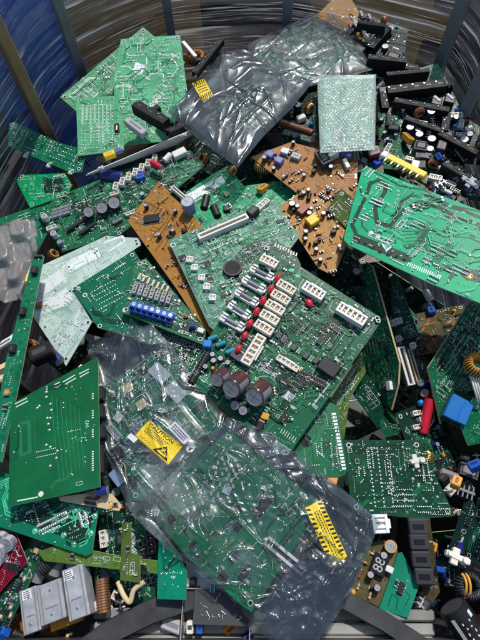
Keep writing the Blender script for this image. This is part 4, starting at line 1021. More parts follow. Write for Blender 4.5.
loose('red_block', 'red cylinder by the white relay on the upper left board', 'capacitor', 'lcan', (152, 164), (162, 170), 7, 7, 'red', 12)
for k, (p, q) in enumerate((((160, 120), (172, 130)), ((168, 138), (190, 128)), ((150, 118), (160, 112)))):
    loose('black_heatsink', ['short black block under the dark bag near the slim board', 'black bar beside the tip of the slim pale-edged board', 'little black block at the top of the ribbed heatsink'][k], 'heatsink', 'bracket', p, q, 8, 10, 'black_matte', 22)
loose('pink_heatsink', 'dull red finned strip below the dark bag, left of the bubble wrap', 'heatsink', 'bar', (270, 122), (312, 136), 10, 9, 'rust', -4)

# ================================================================ large bright green board, right
TOP = [(362, 170), (366, 166), (373, 169), (520, 226), (520, 322), (480, 303), (432, 284), (349, 245), (344, 240), (345, 233)]
b = B('large bright green bare board with thick dark tracks, at the right edge', TOP, [(362, 170, 42), (520, 226, 98), (345, 240, 36)], 'mask_bright', 'solder', done=False, axis=(2, 3), seed=71, mount=False, density=.26, thick=2.2)
D = 'trace_dark'
b.track([(368, 185), (378, 180), (386, 184), (385, 192), (375, 208), (377, 222), (390, 226), (404, 210), (418, 202), (440, 208), (458, 218), (492, 229)], 4.6, D)
b.track([(391, 218), (397, 212), (402, 201), (414, 194), (430, 196), (446, 206), (462, 210), (500, 226)], 3.8, D)
b.track([(371, 181), (366, 196), (352, 225), (358, 238), (386, 250), (400, 256)], 4.1, D)
b.track([(374, 172), (384, 177), (400, 186), (424, 190), (450, 205), (500, 216)], 1.7, D)
b.track([(362, 214), (372, 217), (380, 223), (392, 232), (396, 243), (386, 246), (372, 236), (362, 226), (362, 214)], 1.2, D)
b.track([(384, 232), (396, 226), (420, 226), (446, 236), (470, 238), (500, 250)], 1.2, D)
for k in range(6): b.track([(398+k*1.5, 232+k*3.4), (414+k*2, 231+k*3), (430, 240+k*3), (450+k*2, 246+k*3)], 0.9, D)
b.patch([(352, 236), (358, 234), (408, 254), (412, 262), (404, 262), (354, 242)], D)
b.patch([(464, 268), (486, 272), (486, 284), (466, 280), (460, 274)], D); b.pad((469, 276), 3.2, 'gold', .5); b.pad((469, 276), 1.2, 'hole', 0)
for q in ((358, 242), (365, 244), (373, 248), (380, 252), (388, 255), (396, 257), (404, 260)): b.pad(q, 2.1, 'hole', 0)
for i in range(17): b.track([(407+i*2, 266+i*.8), (409+i*2, 262.5+i*.8)], .7, 'solder')
for q in ((376, 187), (366, 196), (398, 195), (394, 207), (386, 220), (364, 209), (408, 208), (450, 206), (463, 213), (474, 223), (462, 230), (426, 214), (436, 274), (398, 191)): b.pad(q, 2.0, 'trace_bright', 0); b.pad(q, 1.1, 'solder', .5)
b.patch([(381, 243), (388, 241), (392, 247), (386, 252)], 'trace_silver')
for q in ((371, 233), (378, 237)): b.pad(q, 2.6, 'silk', .3)
b.pads(95, (.7, 1.2)); fin(b)

# ================================================================ centre board
b = B('large populated green board in the middle with white sockets, red discs and three maroon capacitors', [(264, 247), (268, 246), (380, 317), (381, 322), (288, 456), (283, 457), (187, 379), (186, 375)], [(264, 247, 58), (380, 319, 48), (186, 377, 34)], 'mask_plain', 'smd', 30, done=False, axis=(1, 2), seed=81, density=.8, name='control_board', thick=2)
b.mask = 'mask_plain'
for p, q, kk in (((252, 270), (272, 280), 0), ((244, 281), (264, 292), 1), ((237, 293), (257, 305), 2), ((230, 306), (249, 318), 3), ((222, 318), (243, 330), 4)): b.bar('fuse', p, q, 9, 7, 'grey')
b.bar('con', (261, 260), (277, 268), 9, 7, 'ivory')
for p in ((278, 281), (271, 292), (263, 303), (256.5, 314), (250, 326), (245, 338), (239, 351)): b.bar('oval', (p[0]+2.4, p[1]-4.6), (p[0]-2.4, p[1]+4.6), 6, 9, 'red')
for i in range(5):
    f = i/4; x, y = 286-22*f, 290+40*f; b.bar('con', (x-8.5, y-5), (x+8.5, y+5), 8.5, 8, 'ivory')
b.bar('con', (262, 338), (245, 366), 10, 8, 'ivory'); b.bar('con', (303, 288), (323, 300), 10.5, 9, 'white'); b.bar('con', (337, 309), (364, 325), 11, 9, 'white')
b.one('oval', (309, 304), 10, 7, 5, -30, 'red'); b.one('plain', (328, 369), 19, 14, 8, 0, 'black', name='relay'); b.bar('chip', (318, 345), (327, 335), 9, 2.5); b.bar('chip', (330, 326), (341, 333), 7, 2.5)
for p in ((284, 341), (294, 348), (306, 356), (316, 361), (279, 336)): b.one('plain', p, 6.5, 4.5, 3, 90, 'dark_grey', name='inductor'); b.one('smd', (p[0]+5, p[1]+3), 3, 6, 1.5, 0, 'grey')
b.bar('con', (277, 358), (298, 371), 6, 5, 'ivory'); b.bar('hdr', (299, 373), (326, 386), 8, 5, 'black'); b.bar('chip', (298, 378), (310, 385), 7, 2.5)
b.bar('tape', (259, 364), (280, 375), 8, 1, 'label_grey')
for p, d, h in (((225, 376), 14, 14), ((242, 382), 18, 20), ((264, 390), 18, 20)): b.one('can', p, d, d, h, 0, 'maroon', tilt=('X', .8), z=.012)
for p in ((223, 377), (242, 382), (264, 390)): x, y = b.L(*p); b.mb.line([(x+.021*math.cos(k*.35), y+.021*math.sin(k*.35)) for k in range(19)], .6*PX, 'silk')
b.one('qfp', (289, 397), 10, 10, 2, 0, 'label_grey'); b.one('chip', (284, 418), 10, 8, 2.5, 90); b.one('chip', (288, 383), 10, 6, 2.5, 0); b.one('plain', (265, 417), 7, 6, 5, 20, 'amber', name='tantalum_capacitor'); b.one('plain', (260, 427), 6, 8, 7, 10, 'black', name='jumper_block'); b.one('smd', (261, 423), 5, 4, 4, 10, 'amber')
b.bar('hdr', (208, 353), (191, 383), 7, 8, 'black'); b.one('plain', (208, 346), 8, 7, 8, 30, 'sky_blue', name='blue_terminal')
for p in ((213, 339), (221, 345), (231, 352)): b.one('lcan', p, 9, 5, 5, 60, 'teal', name='film_capacitor')
for p in ((214, 362), (221, 360), (213, 356), (228, 364), (206, 368)): b.one('can', p, 5, 5, 6, 0, 'dark_grey')
for p in ((232, 394), (238, 404), (246, 409)): b.one('can', p, 9, 9, 10, 0, 'black', tilt=('X', .4))
b.one('oval', (213, 369), 4, 4, 4, 0, 'amber'); b.one('plain', (237, 357), 12, 8, 5, 0, 'dark_grey', name='relay')
for k in range(8): b.one('smd', (314+k*2.6, 404-k*3.4), 3.4, 1.8, 1.4, 90, 'pale_grey')
for k in range(7): b.track([(283+k*2.2, 428+k*1.6), (280+k*2.2, 433+k*1.6)], .6, 'silk')
b.track([(304, 279), (300, 285), (298, 291)], .6, 'silk'); b.track([(332, 303), (329, 309), (364, 333), (370, 326)], .6, 'silk'); b.track([(197, 363), (192, 373), (204, 382), (211, 371)], .8, 'trace_silver')
for k in range(5): b.track([(198+k*2, 377-k), (212+k*2.2, 386-k*.6)], 1, 'trace_pale')
for p in ((291, 270), (298, 275)): b.pad(p, 3.0, 'trace_bright', 0)
b.silk(60); b.pads(46, (.4, .7)); b.routes(30, 'trace_light', w=(.4, .7)); fin(b)

# ================================================================ right pit: boards on edge
T = 'edge_tan'
b = B('tall narrow green board on edge right of the centre board, white block near its tip', [(366, 262), (372, 266), (399, 362), (398, 384), (391, 410), (362, 368)], [(366, 262, -20), (399, 362, -15), (391, 410, -58)], 'mask_olive', 'solder', done=False, edge=T, axis=(0, 4), seed=91, density=1.0, mount=False, thick=3.6); b.mask = 'mask_green'; b.one('plain', (391, 386), 9, 6, 4, 0, 'label_white', name='white_block'); fin(b)
b = B('dark green board with a pale edge leaning below the tall narrow one', [(347, 386), (362, 372), (374, 380), (384, 412), (378, 429)], [(347, 386, -50), (374, 380, -40), (378, 429, -72)], 'mask_dark', 'solder', edge='edge_pale', seed=92, axis=(0, 4), mount=False)
b = B('dark board with black and white plugs on its lower edge, below the bright green board', [(391, 276), (396, 274), (418, 332), (416, 344), (392, 341)], [(391, 276, -30), (418, 332, -38), (392, 341, -60)], 'mask_dark', 'mix', 3, done=False, edge='edge_pale', seed=93, mount=False)
for k in range(4): b.one('con', (400+k*7, 340+k*3.4), 6, 6, 8, 0, 'white' if k % 2 == 0 else 'black')
fin(b)
loose('ribbed_connector', 'ribbed off-white connector strip hanging in the dark gap under the black and white plugs', 'connector', 'slot', (399, 348), (410, 386), 8, 6, 'ivory', -48, zq=-60)
loose('board_connector', 'grey-green connector strip just right of the ribbed off-white one', 'connector', 'slot', (408, 350), (418, 384), 5, 5, 'cream', -56, zq=-70)
b = B('brownish board with a tan edge leaning in from the right edge, beside the blue relays', [(470, 302), (500, 300), (500, 380), (468, 392), (452, 410), (441, 424), (428, 368)], [(470, 302, 0), (428, 368, -20), (441, 424, -50)], 'mask_brown', 'solder', done=False, edge='cream', seed=94, density=1.2, mount=False, axis=(6, 0), thick=4); b.mask = 'mask_green'
b.patch([(436, 366), (443, 356), (446, 362), (441, 376)], 'hole'); fin(b)
loose('copper_coil', 'orange and yellow wound coil with white wires at the right edge above the blue relays', 'coil', 'tor', (464, 360), (484, 376), 14, 15, 'amber', -8)
for k in range(3):
    m = MB(); P0, P1, P2 = at(470+k*2, 374, -5), at(474+k*3, 388, 2), at(478+k*2, 402, -22); m.tube([P0.lerp(P1, t).lerp(P1.lerp(P2, t), t)-P0 for t in [i/10 for i in range(11)]], .0016, 'ivory'); o = m.build('wire'); o.location = P0; tag(o, 'short cream wire bending down from the coil at the right edge', 'wire', 'cream wires by the coil')
b = B('small green board with rows of pins behind the pair of blue relays', [(461, 428), (473, 398), (496, 396), (496, 440), (468, 446)], [(461, 428, -42), (473, 398, -30), (468, 446, -52)], 'mask_green', 'solder', edge='edge_pale', seed=95, mount=False, density=.5)
b = B('narrow board holding two bright blue relays at the right', [(438, 416), (452, 388), (476, 398), (463, 430)], [(438, 416, -40), (452, 388, -30), (463, 430, -46)], 'mask_dark', 'solder', done=False, seed=96, mount=False, density=.3)
b.bar('plain', (447, 419), (457, 397), 13, 7, 'sky_blue', name='relay'); b.bar('plain', (458, 424), (467, 402), 9.5, 7, 'sky_blue', name='relay'); fin(b)
b = B('narrow board on edge with a long red capacitor and a blue ball part', [(422, 378), (430, 374), (434, 420), (420, 442), (409, 440)], [(422, 378, -60), (430, 374, -50), (409, 440, -90)], 'mask_deep', 'power', 2, done=False, edge='edge_pale', seed=97, mount=False)
b.bar('lcan', (432, 400), (425, 434), 10, 10, 'red'); b.one('oval', (423, 404), 8, 7, 8, 0, 'sky_blue'); b.one('can', (427, 394), 9, 9, 6, 0, 'copper', name='copper_coil'); b.one('oval', (419, 415), 7, 6, 5, 0, 'pale_grey'); fin(b)
b = B('dark solder-side board with a white cross-shaped standoff, lower right', [(343, 440), (419, 440), (455, 516), (420, 519), (352, 512)], [(343, 440, -4), (419, 440, -8), (455, 516, -22)], 'mask_dark', 'solder', done=False, edge='edge_fr4', seed=98, density=1.0, axis=(0, 1))
b.one('plug', (416, 461), 14, 12, 6, 10, 'ivory')
for j in range(3):
    for i in range(16): b.pad((368+j*9+i*.5, 448+i*3.9), .9)
fin(b)
b = B('round-cornered green board with an edge of square contacts, below the centre board', [(286, 420), (300, 408), (316, 403), (326, 401), (334, 404), (338, 410), (347, 468), (346, 474), (340, 477), (308, 476), (300, 466)], [(300, 408, 14), (338, 410, 12), (340, 477, 6)], 'mask_green', 'solder', done=False, seed=99, axis=(5, 6), density=.9, mount=False)
for i in range(17): b.mb.rect(*b.L(334+i*.62, 414+i*3.4), 3.6*PX, 1.9*PX, 'trace_silver', rot=math.pi/2)
b.pad((306, 441), 5.5, 'hole', 0); fin(b)
b = B('narrow dark green board on edge between the centre board and the round-cornered one', [(330, 400), (362, 352), (366, 372), (350, 398), (344, 440), (336, 430)], [(330, 400, -20), (362, 352, -16), (344, 440, -40)], 'mask_olive', 'solder', seed=100, mount=False, done=True, axis=(0, 1), edge='edge_fr4')
loose('copper_strip', 'small copper clip just below the round-cornered green board', 'clip', 'plain', (327, 478), (337, 482), 7, 3, 'copper', 0)

# ================================================================ lower right
b = B('brown display board with a two digit segment display, right of the front bag', [(368, 543), (384, 540), (398, 551), (379, 607), (350, 592)], [(368, 543, -18), (398, 551, -12), (350, 592, -22)], 'mask_brown', 'orange', 9, done=False, edge='edge_fr4', seed=110, mount=False, axis=(3, 2))
x, y = b.L(379, 565); dm = MB(); dm.box(0, 0, 0, 16*PX, 12*PX, 6*PX, 'black_matte'); 
dm.text('88', 0, 0, 11*PX, 0, 'pale_grey', z=6*PX+.0003); o = dm.build('segment_display', b.root); o.matrix_local = Matrix.Translation((x, y, 0)) @ Matrix.Rotation(R(0), 4, 'Z'); b.taken.append((x, y, .013))
b.one('plain', (386, 568), 5, 11, 6, 0, 'label_white', name='white_block'); b.one('can', (390, 547), 10, 10, 8, 0, 'amber', name='round_key'); b.one('oval', (352, 592), 6, 6, 5, 0, 'amber'); fin(b)
b = B('smooth teal green board with a small black chip beside the display board', [(398, 553), (402, 552), (419, 586), (408, 618), (379, 609)], [(398, 553, -26), (419, 586, -22), (379, 609, -30)], 'mask_teal', 'solder', done=False, edge='edge_fr4', seed=111, density=.15, mount=False, axis=(4, 0))
b.one('chip', (401, 588), 9, 6, 2.5, 0); b.one('smd', (396, 583), 6, 2, 1.4, 0, 'black'); b.track([(388, 606), (392, 594), (398, 598), (396, 610)], .6, D); b.track([(405, 606), (410, 596), (404, 590)], .6, D); fin(b)
b = B('upright board with four dark grey relays in a column, lower right', [(409, 519), (430, 519), (440, 592), (428, 610), (422, 588)], [(409, 519, -14), (430, 519, -8), (422, 588, -30)], 'mask_brown', 'solder', done=False, edge='edge_pale', seed=112, density=.3, mount=False, axis=(0, 1), thick=2.4)
for p in ((417, 525), (418, 540), (420, 557), (423, 574)): b.one('box', p, 15, 12.5, 11, 0, 'dark_grey')
fin(b)
b = B('thin tan-edged board on edge in the lower right corner, with a white standoff', [(464, 503), (472, 500), (480, 520), (462, 556), (446, 556)], [(464, 503, -10), (480, 520, -6), (446, 556, -34)], 'mask_deep', 'mix', 3, edge='cream', seed=113, mount=False, axis=(4, 0), thick=2.6)
b = B('dark upright board with blue, red and orange parts at the right edge', [(478, 498), (500, 500), (500, 580), (470, 585), (456, 583)], [(478, 498, 0), (500, 520, 6), (456, 583, -40)], 'mask_deep', 'power', 8, edge='cream', seed=114, mount=False, axis=(4, 0), thick=2.6)
loose('plastic_standoff', 'off-white plastic standoff clip pushed through the tan-edged board, lower right', 'standoff', 'plug', (444, 552), (468, 563), 13, 8, 'ivory', 6)
loose('white_connector', 'white slotted connector block at the right corner of the front bag', 'connector', 'con', (377, 515), (380, 534), 13, 8, 'label_white', -6)
loose('black_transformer', 'dark wound coil with yellow wires in the lower right corner', 'coil', 'tor', (452, 580), (478, 592), 18, 14, 'dark_grey', -18)
for k in range(2):
    m = MB(); P0, P1, P2 = at(462+k*4, 574, 2), at(470+k*3, 583, 12), at(464+k*5, 598, -2); m.tube([P0.lerp(P1, t).lerp(P1.lerp(P2, t), t)-P0 for t in [i/10 for i in range(11)]], .0018, 'amber'); o = m.build('wire'); o.location = P0; tag(o, 'yellow wire looped over the dark coil in the lower right corner', 'wire', 'yellow wires on the dark coil')
def bigcap(L):
    m = MB(); r = 11.5*PX; m.cyl((-L*.49, 0, 0), (L/2, 0, 0), r, r, 'black', 32); m.cyl((-L/2, 0, 0), (-L*.49, 0, 0), r*.95, r, 'black', 32)
    t = MB(); t.cyl((-L/2-.0002, 0, 0), (-L/2, 0, 0), r*.84, r*.84, 'ferrite', 32); t.v = t.v
    p = MB()
    f = MB(); [f.rect(L*(-.22+k*.11), 0, L*(.05, .03, .06, .04, .05)[k], (7, 5, 7, 6, 7)[k]*PX, 'silk') for k in range(5)]; f.rect(L*.02, -8*PX, L*.8, 3*PX, 'silk'); f.rect(-L*.3, 7*PX, L*.14, 3*PX, 'silk')
    for x, y, z in f.v: a = math.pi/2+.1-y/r; p.v.append((x, math.cos(a)*(r+.0003), math.sin(a)*(r+.0003)))
    p.f, p.m, p.s = f.f, f.m, f.s
    return [('capacitor_sleeve', m), ('capacitor_top', t), ('sleeve_print', p)]
multi('electrolytic_capacitor', 'big black electrolytic capacitor with white printing, bottom right corner', 'capacitor', (452, 606), (482, 650), 0, -8, bigcap)
loose('red_capacitor', 'red cylinder at the right edge just above the big black capacitor', 'capacitor', 'lcan', (474, 622), (492, 630), 12, 12, 'red', -4)
for k, (x, y, lab) in enumerate(((446, 478, 'grey plastic lump in the dark corner right of the dark solder-side board'), (466, 472, 'grey plastic lump at the right edge under the blue relays'), (462, 492, 'dull grey part below the lump at the right edge'))):
    loose('component_block', lab, 'component block', ['box', 'xfmr', 'sink'][k], (x-9, y-3), (x+9, y+4), 12, 10, 'grey', -70)

# ================================================================ left and lower left
b = B('long narrow green strip board standing upright at the left edge', [(34, 254), (44, 256), (20, 380), (2, 462), (-12, 462), (6, 360)], [(34, 254, 34), (44, 256, 36), (-12, 462, 40)], 'mask_green', 'solder', done=False, edge='edge_fr4', seed=121, density=.3, mount=False, axis=(0, 5))
for p in ((36, 272), (24, 313), (14, 350)): b.one('box', p, 9, 6, 5, 5, 'black')
b.one('smd', (8, 393), 6, 5, 3, 0, 'amber'); b.one('lcan', (39, 257), 9, 3, 3, 90, 'dark_grey', name='black_clip'); b.one('smd', (6, 408), 5, 4, 3, 0, 'black'); fin(b)
b = B('large plain dark green board with few white marks, lower left', [(11, 404), (97, 357), (98, 360), (100, 487), (8, 507)], [(11, 404, 48), (97, 357, 52), (8, 507, 44)], 'mask_leaf', 'solder', done=False, seed=122, density=.10, axis=(4, 3), thick=2.4, mount=False)
for s_ in ((15, 404, 27, 398), (16, 407, 28, 401), (54, 385, 60, 382), (55, 388, 61, 385), (63, 382, 75, 375), (64, 385, 76, 378), (79, 374, 89, 369), (80, 377, 89, 372), (17, 501, 38, 497)): b.track([s_[:2], s_[2:]], 1.0, 'silk')
for g_ in ((394, 400), (411, 420), (430, 439), (452, 472)):
    y = g_[0]
    while y < g_[1]: b.pad((92.5, y), .9); y += 2.3
for p in ((39, 406), (37, 408), (46, 392), (46, 397), (50, 404), (51, 410), (47, 418), (50, 418), (48, 424), (49, 430), (46, 445), (50, 447), (57, 451), (50, 466), (56, 458)): b.pad(p, 1.1)
b.track([(14, 420), (34, 415), (36, 455), (16, 460)], .5, 'trace_mid'); b.track([(20, 424), (29, 422), (30, 452), (21, 455), (20, 424)], 3, 'trace_mid')
for k in range(7): b.track([(52+k*4.5, 396+k*2), (54+k*4.4, 430), (60+k*4, 480-k*2)], .5, 'trace_light')
x, y = b.L(87.5, 424); b.mb.text('W3', x, y, 4.5*PX, math.pi/2, 'silk'); x, y = b.L(41, 494); b.mb.disc(x, y, 2.2*PX, 'silk', 14); fin(b)
for k, (y0, y1) in enumerate(((390, 404), (408, 422), (428, 442), (448, 476))):
    loose('black_connector', ['first', 'second', 'third', 'lowest'][k]+' black connector from the top along the right edge of the plain green board', 'connector', 'plain', (101.5, y0), (102.5, y1), 9, 12, 'black', 22, group='black connectors beside the plain green board')
b = B('green board with pale traces and a light rim under the plain green board, lower left', [(-14, 466), (8, 474), (60, 486), (99, 490), (99, 504), (92, 553), (86, 556), (-14, 522)], [(-14, 466, 16), (99, 490, 18), (92, 553, 14)], 'mask_teal', 'solder', done=False, seed=123, axis=(6, 5), mount=False, density=.3, thick=2.2)
b.patch([(28, 512), (98, 506), (84, 546), (76, 542), (24, 522)], D); b.routes(14, 'trace_bright', w=(.7, 1.1))
for p in ((75, 510), (95, 516), (83, 517), (35, 531), (91, 533), (53, 530), (64, 535), (86, 525), (74, 544), (10, 498)): b.pad(p, 2.4, 'trace_bright', 0); b.pad(p, 1.3, 'solder', .5)
b.pads(9, (.9, 1.5)); fin(b)
b = B('tan board corner poking out under the plain green board, with a black fuse', [(59, 497), (96, 492), (112, 494), (122, 506), (119, 511), (60, 501)], [(59, 497, 26), (112, 494, 28), (119, 511, 22)], 'mask_tan', 'orange', 3, done=False, edge='edge_tan', seed=124, mount=False)
b.bar('lcan', (86, 500), (98, 502), 5, 5, 'black', name='fuse'); b.one('lcan', (104, 490), 9, 8, 8, 0, 'navy'); b.one('box', (94, 488), 9, 7, 8, 0, 'dark_grey'); b.mask = 'cream'; fin(b)
b = B('red board with silver discs at the left edge', [(-14, 528), (16, 534), (27, 561), (0, 592), (-14, 592)], [(-14, 528, -2), (27, 561, 2), (-14, 592, -8)], 'mask_red', 'smd', 8, done=False, seed=125, mount=False, axis=(0, 1))
for p in ((4, 537), (11, 541), (3, 549), (0, 557)): b.one('can', p, 12, 12, 6, 0, 'pale_grey', tilt=('X', .5), name='silver_disc')
fin(b)
b = B('narrow dark strip board with many small parts slanting down to the lower left corner', [(22, 552), (48, 538), (42, 556), (2, 640), (-14, 640), (-6, 610)], [(22, 552, -10), (48, 538, -4), (2, 640, -14)], 'mask_dark', 'smd', 34, seed=126, mount=False, axis=(3, 1))
b = B('long olive green strip board lying sideways above the grey metal box', [(38, 552), (60, 544), (124, 557), (160, 561), (159, 574), (44, 561)], [(38, 552, 6), (160, 561, 12), (44, 561, 4)], 'mask_olive', 'smd', 8, seed=127, density=.9, mount=False, axis=(5, 4), edge='edge_fr4')
b = B('short upright olive strip crossing the sideways one', [(122, 524), (131, 522), (131, 552), (140, 556), (140, 583), (120, 580)], [(122, 524, 18), (131, 522, 20), (120, 580, 16)], 'mask_olive', 'smd', 6, seed=128, density=1.2, mount=False, axis=(5, 0), edge='edge_fr4')
b = B('dark green board with a white oval badge and a black connector, lower middle left', [(98, 506), (122, 500), (172, 524), (164, 600), (136, 604), (100, 566)], [(98, 506, -14), (122, 500, -12), (164, 600, -18)], 'mask_dark', 'mix', 16, done=False, seed=129, mount=False)
z = b.mb.lift(); x0, y0 = b.L(132, 543)
b.mb.face([(x0+3.6*PX*math.cos(t*.314)*1, y0+3.6*PX*math.sin(t*.314)+(8*PX if math.sin(t*.314) > 0 else -8*PX), z) for t in range(20)], 'silk')
b.one('con', (153, 541), 20, 8, 8, 88, 'black'); b.one('tor', (141, 545), 6, 6, 3, 0, 'dark_grey'); fin(b)
b = B('emerald green triangular board beside the front bag, with a V-shaped cut', [(159, 532), (168, 534), (187, 572), (186, 600), (157, 599)], [(159, 532, 20), (187, 572, 18), (157, 599, 12)], 'mask_teal', 'solder', seed=130, density=.8, mount=False, axis=(4, 3))
b = B('white painted board under the lower edge of the front bag', [(186, 560), (232, 588), (252, 600), (186, 599)], [(186, 560, -2), (252, 600, 2), (186, 599, -6)], 'mask_white', 'solder', done=False, seed=131, density=.6, mount=False, axis=(3, 2), edge='edge_pale')
b.one('box', (194, 581), 5, 6, 5, 0, 'black'); b.one('smd', (213, 588), 4, 6, 3, 0, 'green'); fin(b)
# open metal case at the bottom
def case(L):
    m = MB(); W, Hh, t = 40*PX, 26*PX, .0012
    m.box(0, -W/2, 0, L, t, Hh, 'aluminium', bev=0); m.box(0, W/2, 0, L, t, Hh, 'aluminium', bev=0); m.box(-L/2, 0, 0, t, W, Hh, 'aluminium', bev=0); m.box(L/2, 0, 0, t, W, Hh, 'aluminium', bev=0); m.box(0, 0, -t, L, W, t, 'aluminium', bev=0)
    q = MB(); q.box(L*.1, W*.2, Hh, L*.86, W*.6, t, 'dark_grey', bev=0)
    r = random.Random(4); s = MB()
    for _ in range(26): X, Y = L*r.uniform(-.25, .45), W*r.uniform(0, .4); s.cyl((X, Y, Hh+t), (X+r.uniform(-.006, .006), Y+r.uniform(-.006, .006), Hh+t+.001), .0006, .0004, 'steel', 5)
    return [('case_shell', m), ('case_lid', q), ('stray_pins', s)]
multi('metal_case', 'grey open metal case at the bottom edge, left of the front bag tip', 'case', (186, 615), (250, 617), -40, -40, case)
loose('component_block', 'blue and cream part inside the open metal case', 'component block', 'box', (198, 626), (204, 626), 9, 12, 'blue', -22)
loose('component_block', 'ivory part inside the open metal case', 'component block', 'box', (188, 626), (195, 626), 9, 12, 'ivory', -22)
loose('component_block', 'orange-brown block in the shadow beside the metal case', 'component block', 'box', (168, 606), (184, 612), 12, 10, 'rust', -30)
loose('component_block', 'white and red block below the orange-brown one at the bottom', 'component block', 'box', (164, 620), (184, 628), 10, 10, 'pale_grey', -30)
# big grey transformer module with three plates
def plates(L):
    out = []; PX = .00160*.84
    for k, (x, w, h) in enumerate(((-25, 17, 38), (-2, 24, 34), (23, 20, 44))):
        m = MB(); m.box(x*PX, 0, (0, 5, 8)[k]*PX, w*PX, h*PX, 20*PX, 'plate_metal', bev=.0009)
        for q in (.3, -.3): m.cyl((x*PX+q*2*PX, h*PX*q, (20, 25, 28)[k]*PX), (x*PX+q*2*PX, h*PX*q, (21, 26, 29)[k]*PX), 1.4*PX, 1.2*PX, 'steel', 8)
        for q in (-.36, .36): m.box(x*PX+q*w*PX, 0, (20, 25, 28)[k]*PX-.0002, 1.0*PX, h*PX*.94, .0009, 'grey', bev=0)
        m.box(x*PX, -h*PX*.12, (20, 25, 28)[k]*PX-.0002, w*.5*PX, .9*PX, .0008, 'grey', bev=0)
        out.append(('cooling_plate', m))
    for x, y, zz in ((-26, 14, 20), (19, 16, 28)):
        m = MB(); m.rect(0, 0, 9*PX, 8*PX, 'label_white')
        for i in range(4): m.rect(0, (i-1.5)*1.7*PX, 6.5*PX, .8*PX, 'dark_grey')
        m.v = [(p[0]+x*PX, p[1]+y*PX, p[2]+(zz)*PX+.0002) for p in m.v]; out.append(('paper_label', m))
    m = MB()
    for i in range(3): m.cyl(((-22+i*18)*PX, 24*PX, 6*PX), ((-14+i*18)*PX, 34*PX, 8*PX), 6*PX, 6*PX, 'grey', 20); m.cyl(((-14+i*18)*PX, 34*PX, 8*PX), ((-13+i*18)*PX, 35*PX, 8*PX), 5*PX, 4.4*PX, 'black', 20)
    out.append(('capacitor_row', m))
    m = MB(); m.box(2*PX, -20*PX, 0, 30*PX, 8*PX, 10*PX, 'amber'); out.append(('yellow_core', m))
    return out
multi('transformer_module', 'heavy grey module with three metal plates and small paper labels, bottom left', 'transformer', (30, 612), (98, 586), -30, -24, plates)
for k, (p, q, c, lab) in enumerate((((84, 561), (86, 580), 'black', 'black ribbed coil behind the grey module'), ((104, 578), (106, 612), 'copper', 'copper wound coil at the right side of the grey module'), ((42, 570), (60, 556), 'black', 'black ribbed coil above the left plate of the grey module'))):
    loose('wound_coil', lab, 'coil', 'bar', p, q, 10, 11, c, -20)
b = B('orange board scrap at the bottom left below the grey module', [(8, 620), (40, 606), (60, 640), (20, 655)], [(8, 620, -46), (40, 606, -44), (20, 655, -46)], 'mask_orange', 'orange', 8, seed=140, mount=False)
def cap_wires(label, pts_, mat, r, nm='cable', cat='cable'):
    P = [at(*p) for p in pts_]; m = MB(); o = P[0].copy(); out = []
    for i in range(len(P)-1):
        p0, p1, p2, p3 = P[max(0, i-1)], P[i], P[i+1], P[min(len(P)-1, i+2)]
        for k in range(8):
            t = k/8; out.append(.5*((2*p1)+(p2-p0)*t+(2*p0-5*p1+4*p2-p3)*t*t+(3*p1-p0-3*p2+p3)*t**3)-o)
    out.append(P[-1]-o); m.tube(out, r, mat, 10); ob = m.build(nm); ob.location = o; tag(ob, label, cat); return ob
cap_wires('cream ribbon folded below the short olive strip', [(118, 582, 6), (124, 596, 10), (130, 602, 8), (134, 590, 12), (144, 582, 14)], 'cream', .0032, 'flat_cable')
cap_wires('thin pale wire curling inside the gap beside the long strip board', [(2, 342, 0), (12, 336, 8), (18, 330, 4)], 'label_white', .002)

# clutter at the left edge
loose('component_block', 'cream plastic block right of the upright strip, left side', 'component block', 'box', (2, 380), (22, 370), 18, 14, 'cream', -8)
loose('wound_coil', 'copper wound coil below the mint boards', 'coil', 'tor', (26, 346), (38, 356), 10, 11, 'copper', -4)
loose('black_case', 'black plastic part behind the top edge of the plain green board', 'component block', 'box', (34, 362), (56, 352), 16, 16, 'black_matte', 2)
loose('blue_cylinder', 'shiny blue capacitor under the lower tip of the mint board', 'capacitor', 'lcan', (50, 352), (62, 364), 11, 11, 'navy', -16)
loose('white_bar', 'white plastic bar across the left edge above the cream block', 'spacer', 'box', (-6, 352), (17, 338), 5, 5, 'label_white', 6)
loose('yellow_tag', 'small bent yellow tag with black print beside the clear tray', 'tag', 'plain', (21, 270), (27, 283), 8, 1, 'yellow', 8)

# clear plastic tray at the left
def tray():
    E = [[at(-20, 232, -4), at(36, 222, -2)], [at(36, 222, -2), at(42, 256, 2), at(26, 300, 0)], [at(-20, 312, -4), at(26, 300, 0)], [at(-20, 232, -4), at(-20, 312, -4)]]
    G = coons(*E, 90, 90); o = G[45][45].copy(); up = []; lo = []
    for j, row in enumerate(G):
        r, l = [], []
        for i, p in enumerate(row):
            q, t = i/90, j/90; a = math.sin(q*math.pi*3.2+.6)*math.sin(t*math.pi*3.6); h = .014*max(-.3, min(.75, a*2.2))+.0012*noise.noise(Vector((q*12, t*12, 0)))
            r.append(p-o+Vector((0, 0, .012+h))); l.append(p-o+Vector((0, 0, .0105+h)))
        up.append(r); lo.append(l)
    m = MB(); m.grid(up, 'clear_plastic'); m.grid([r[::-1] for r in lo], 'clear_plastic'); ob = m.build('plastic_tray'); ob.location = o; tag(ob, 'smoky clear plastic tray with raised bumps at the left edge', 'tray')
tray()

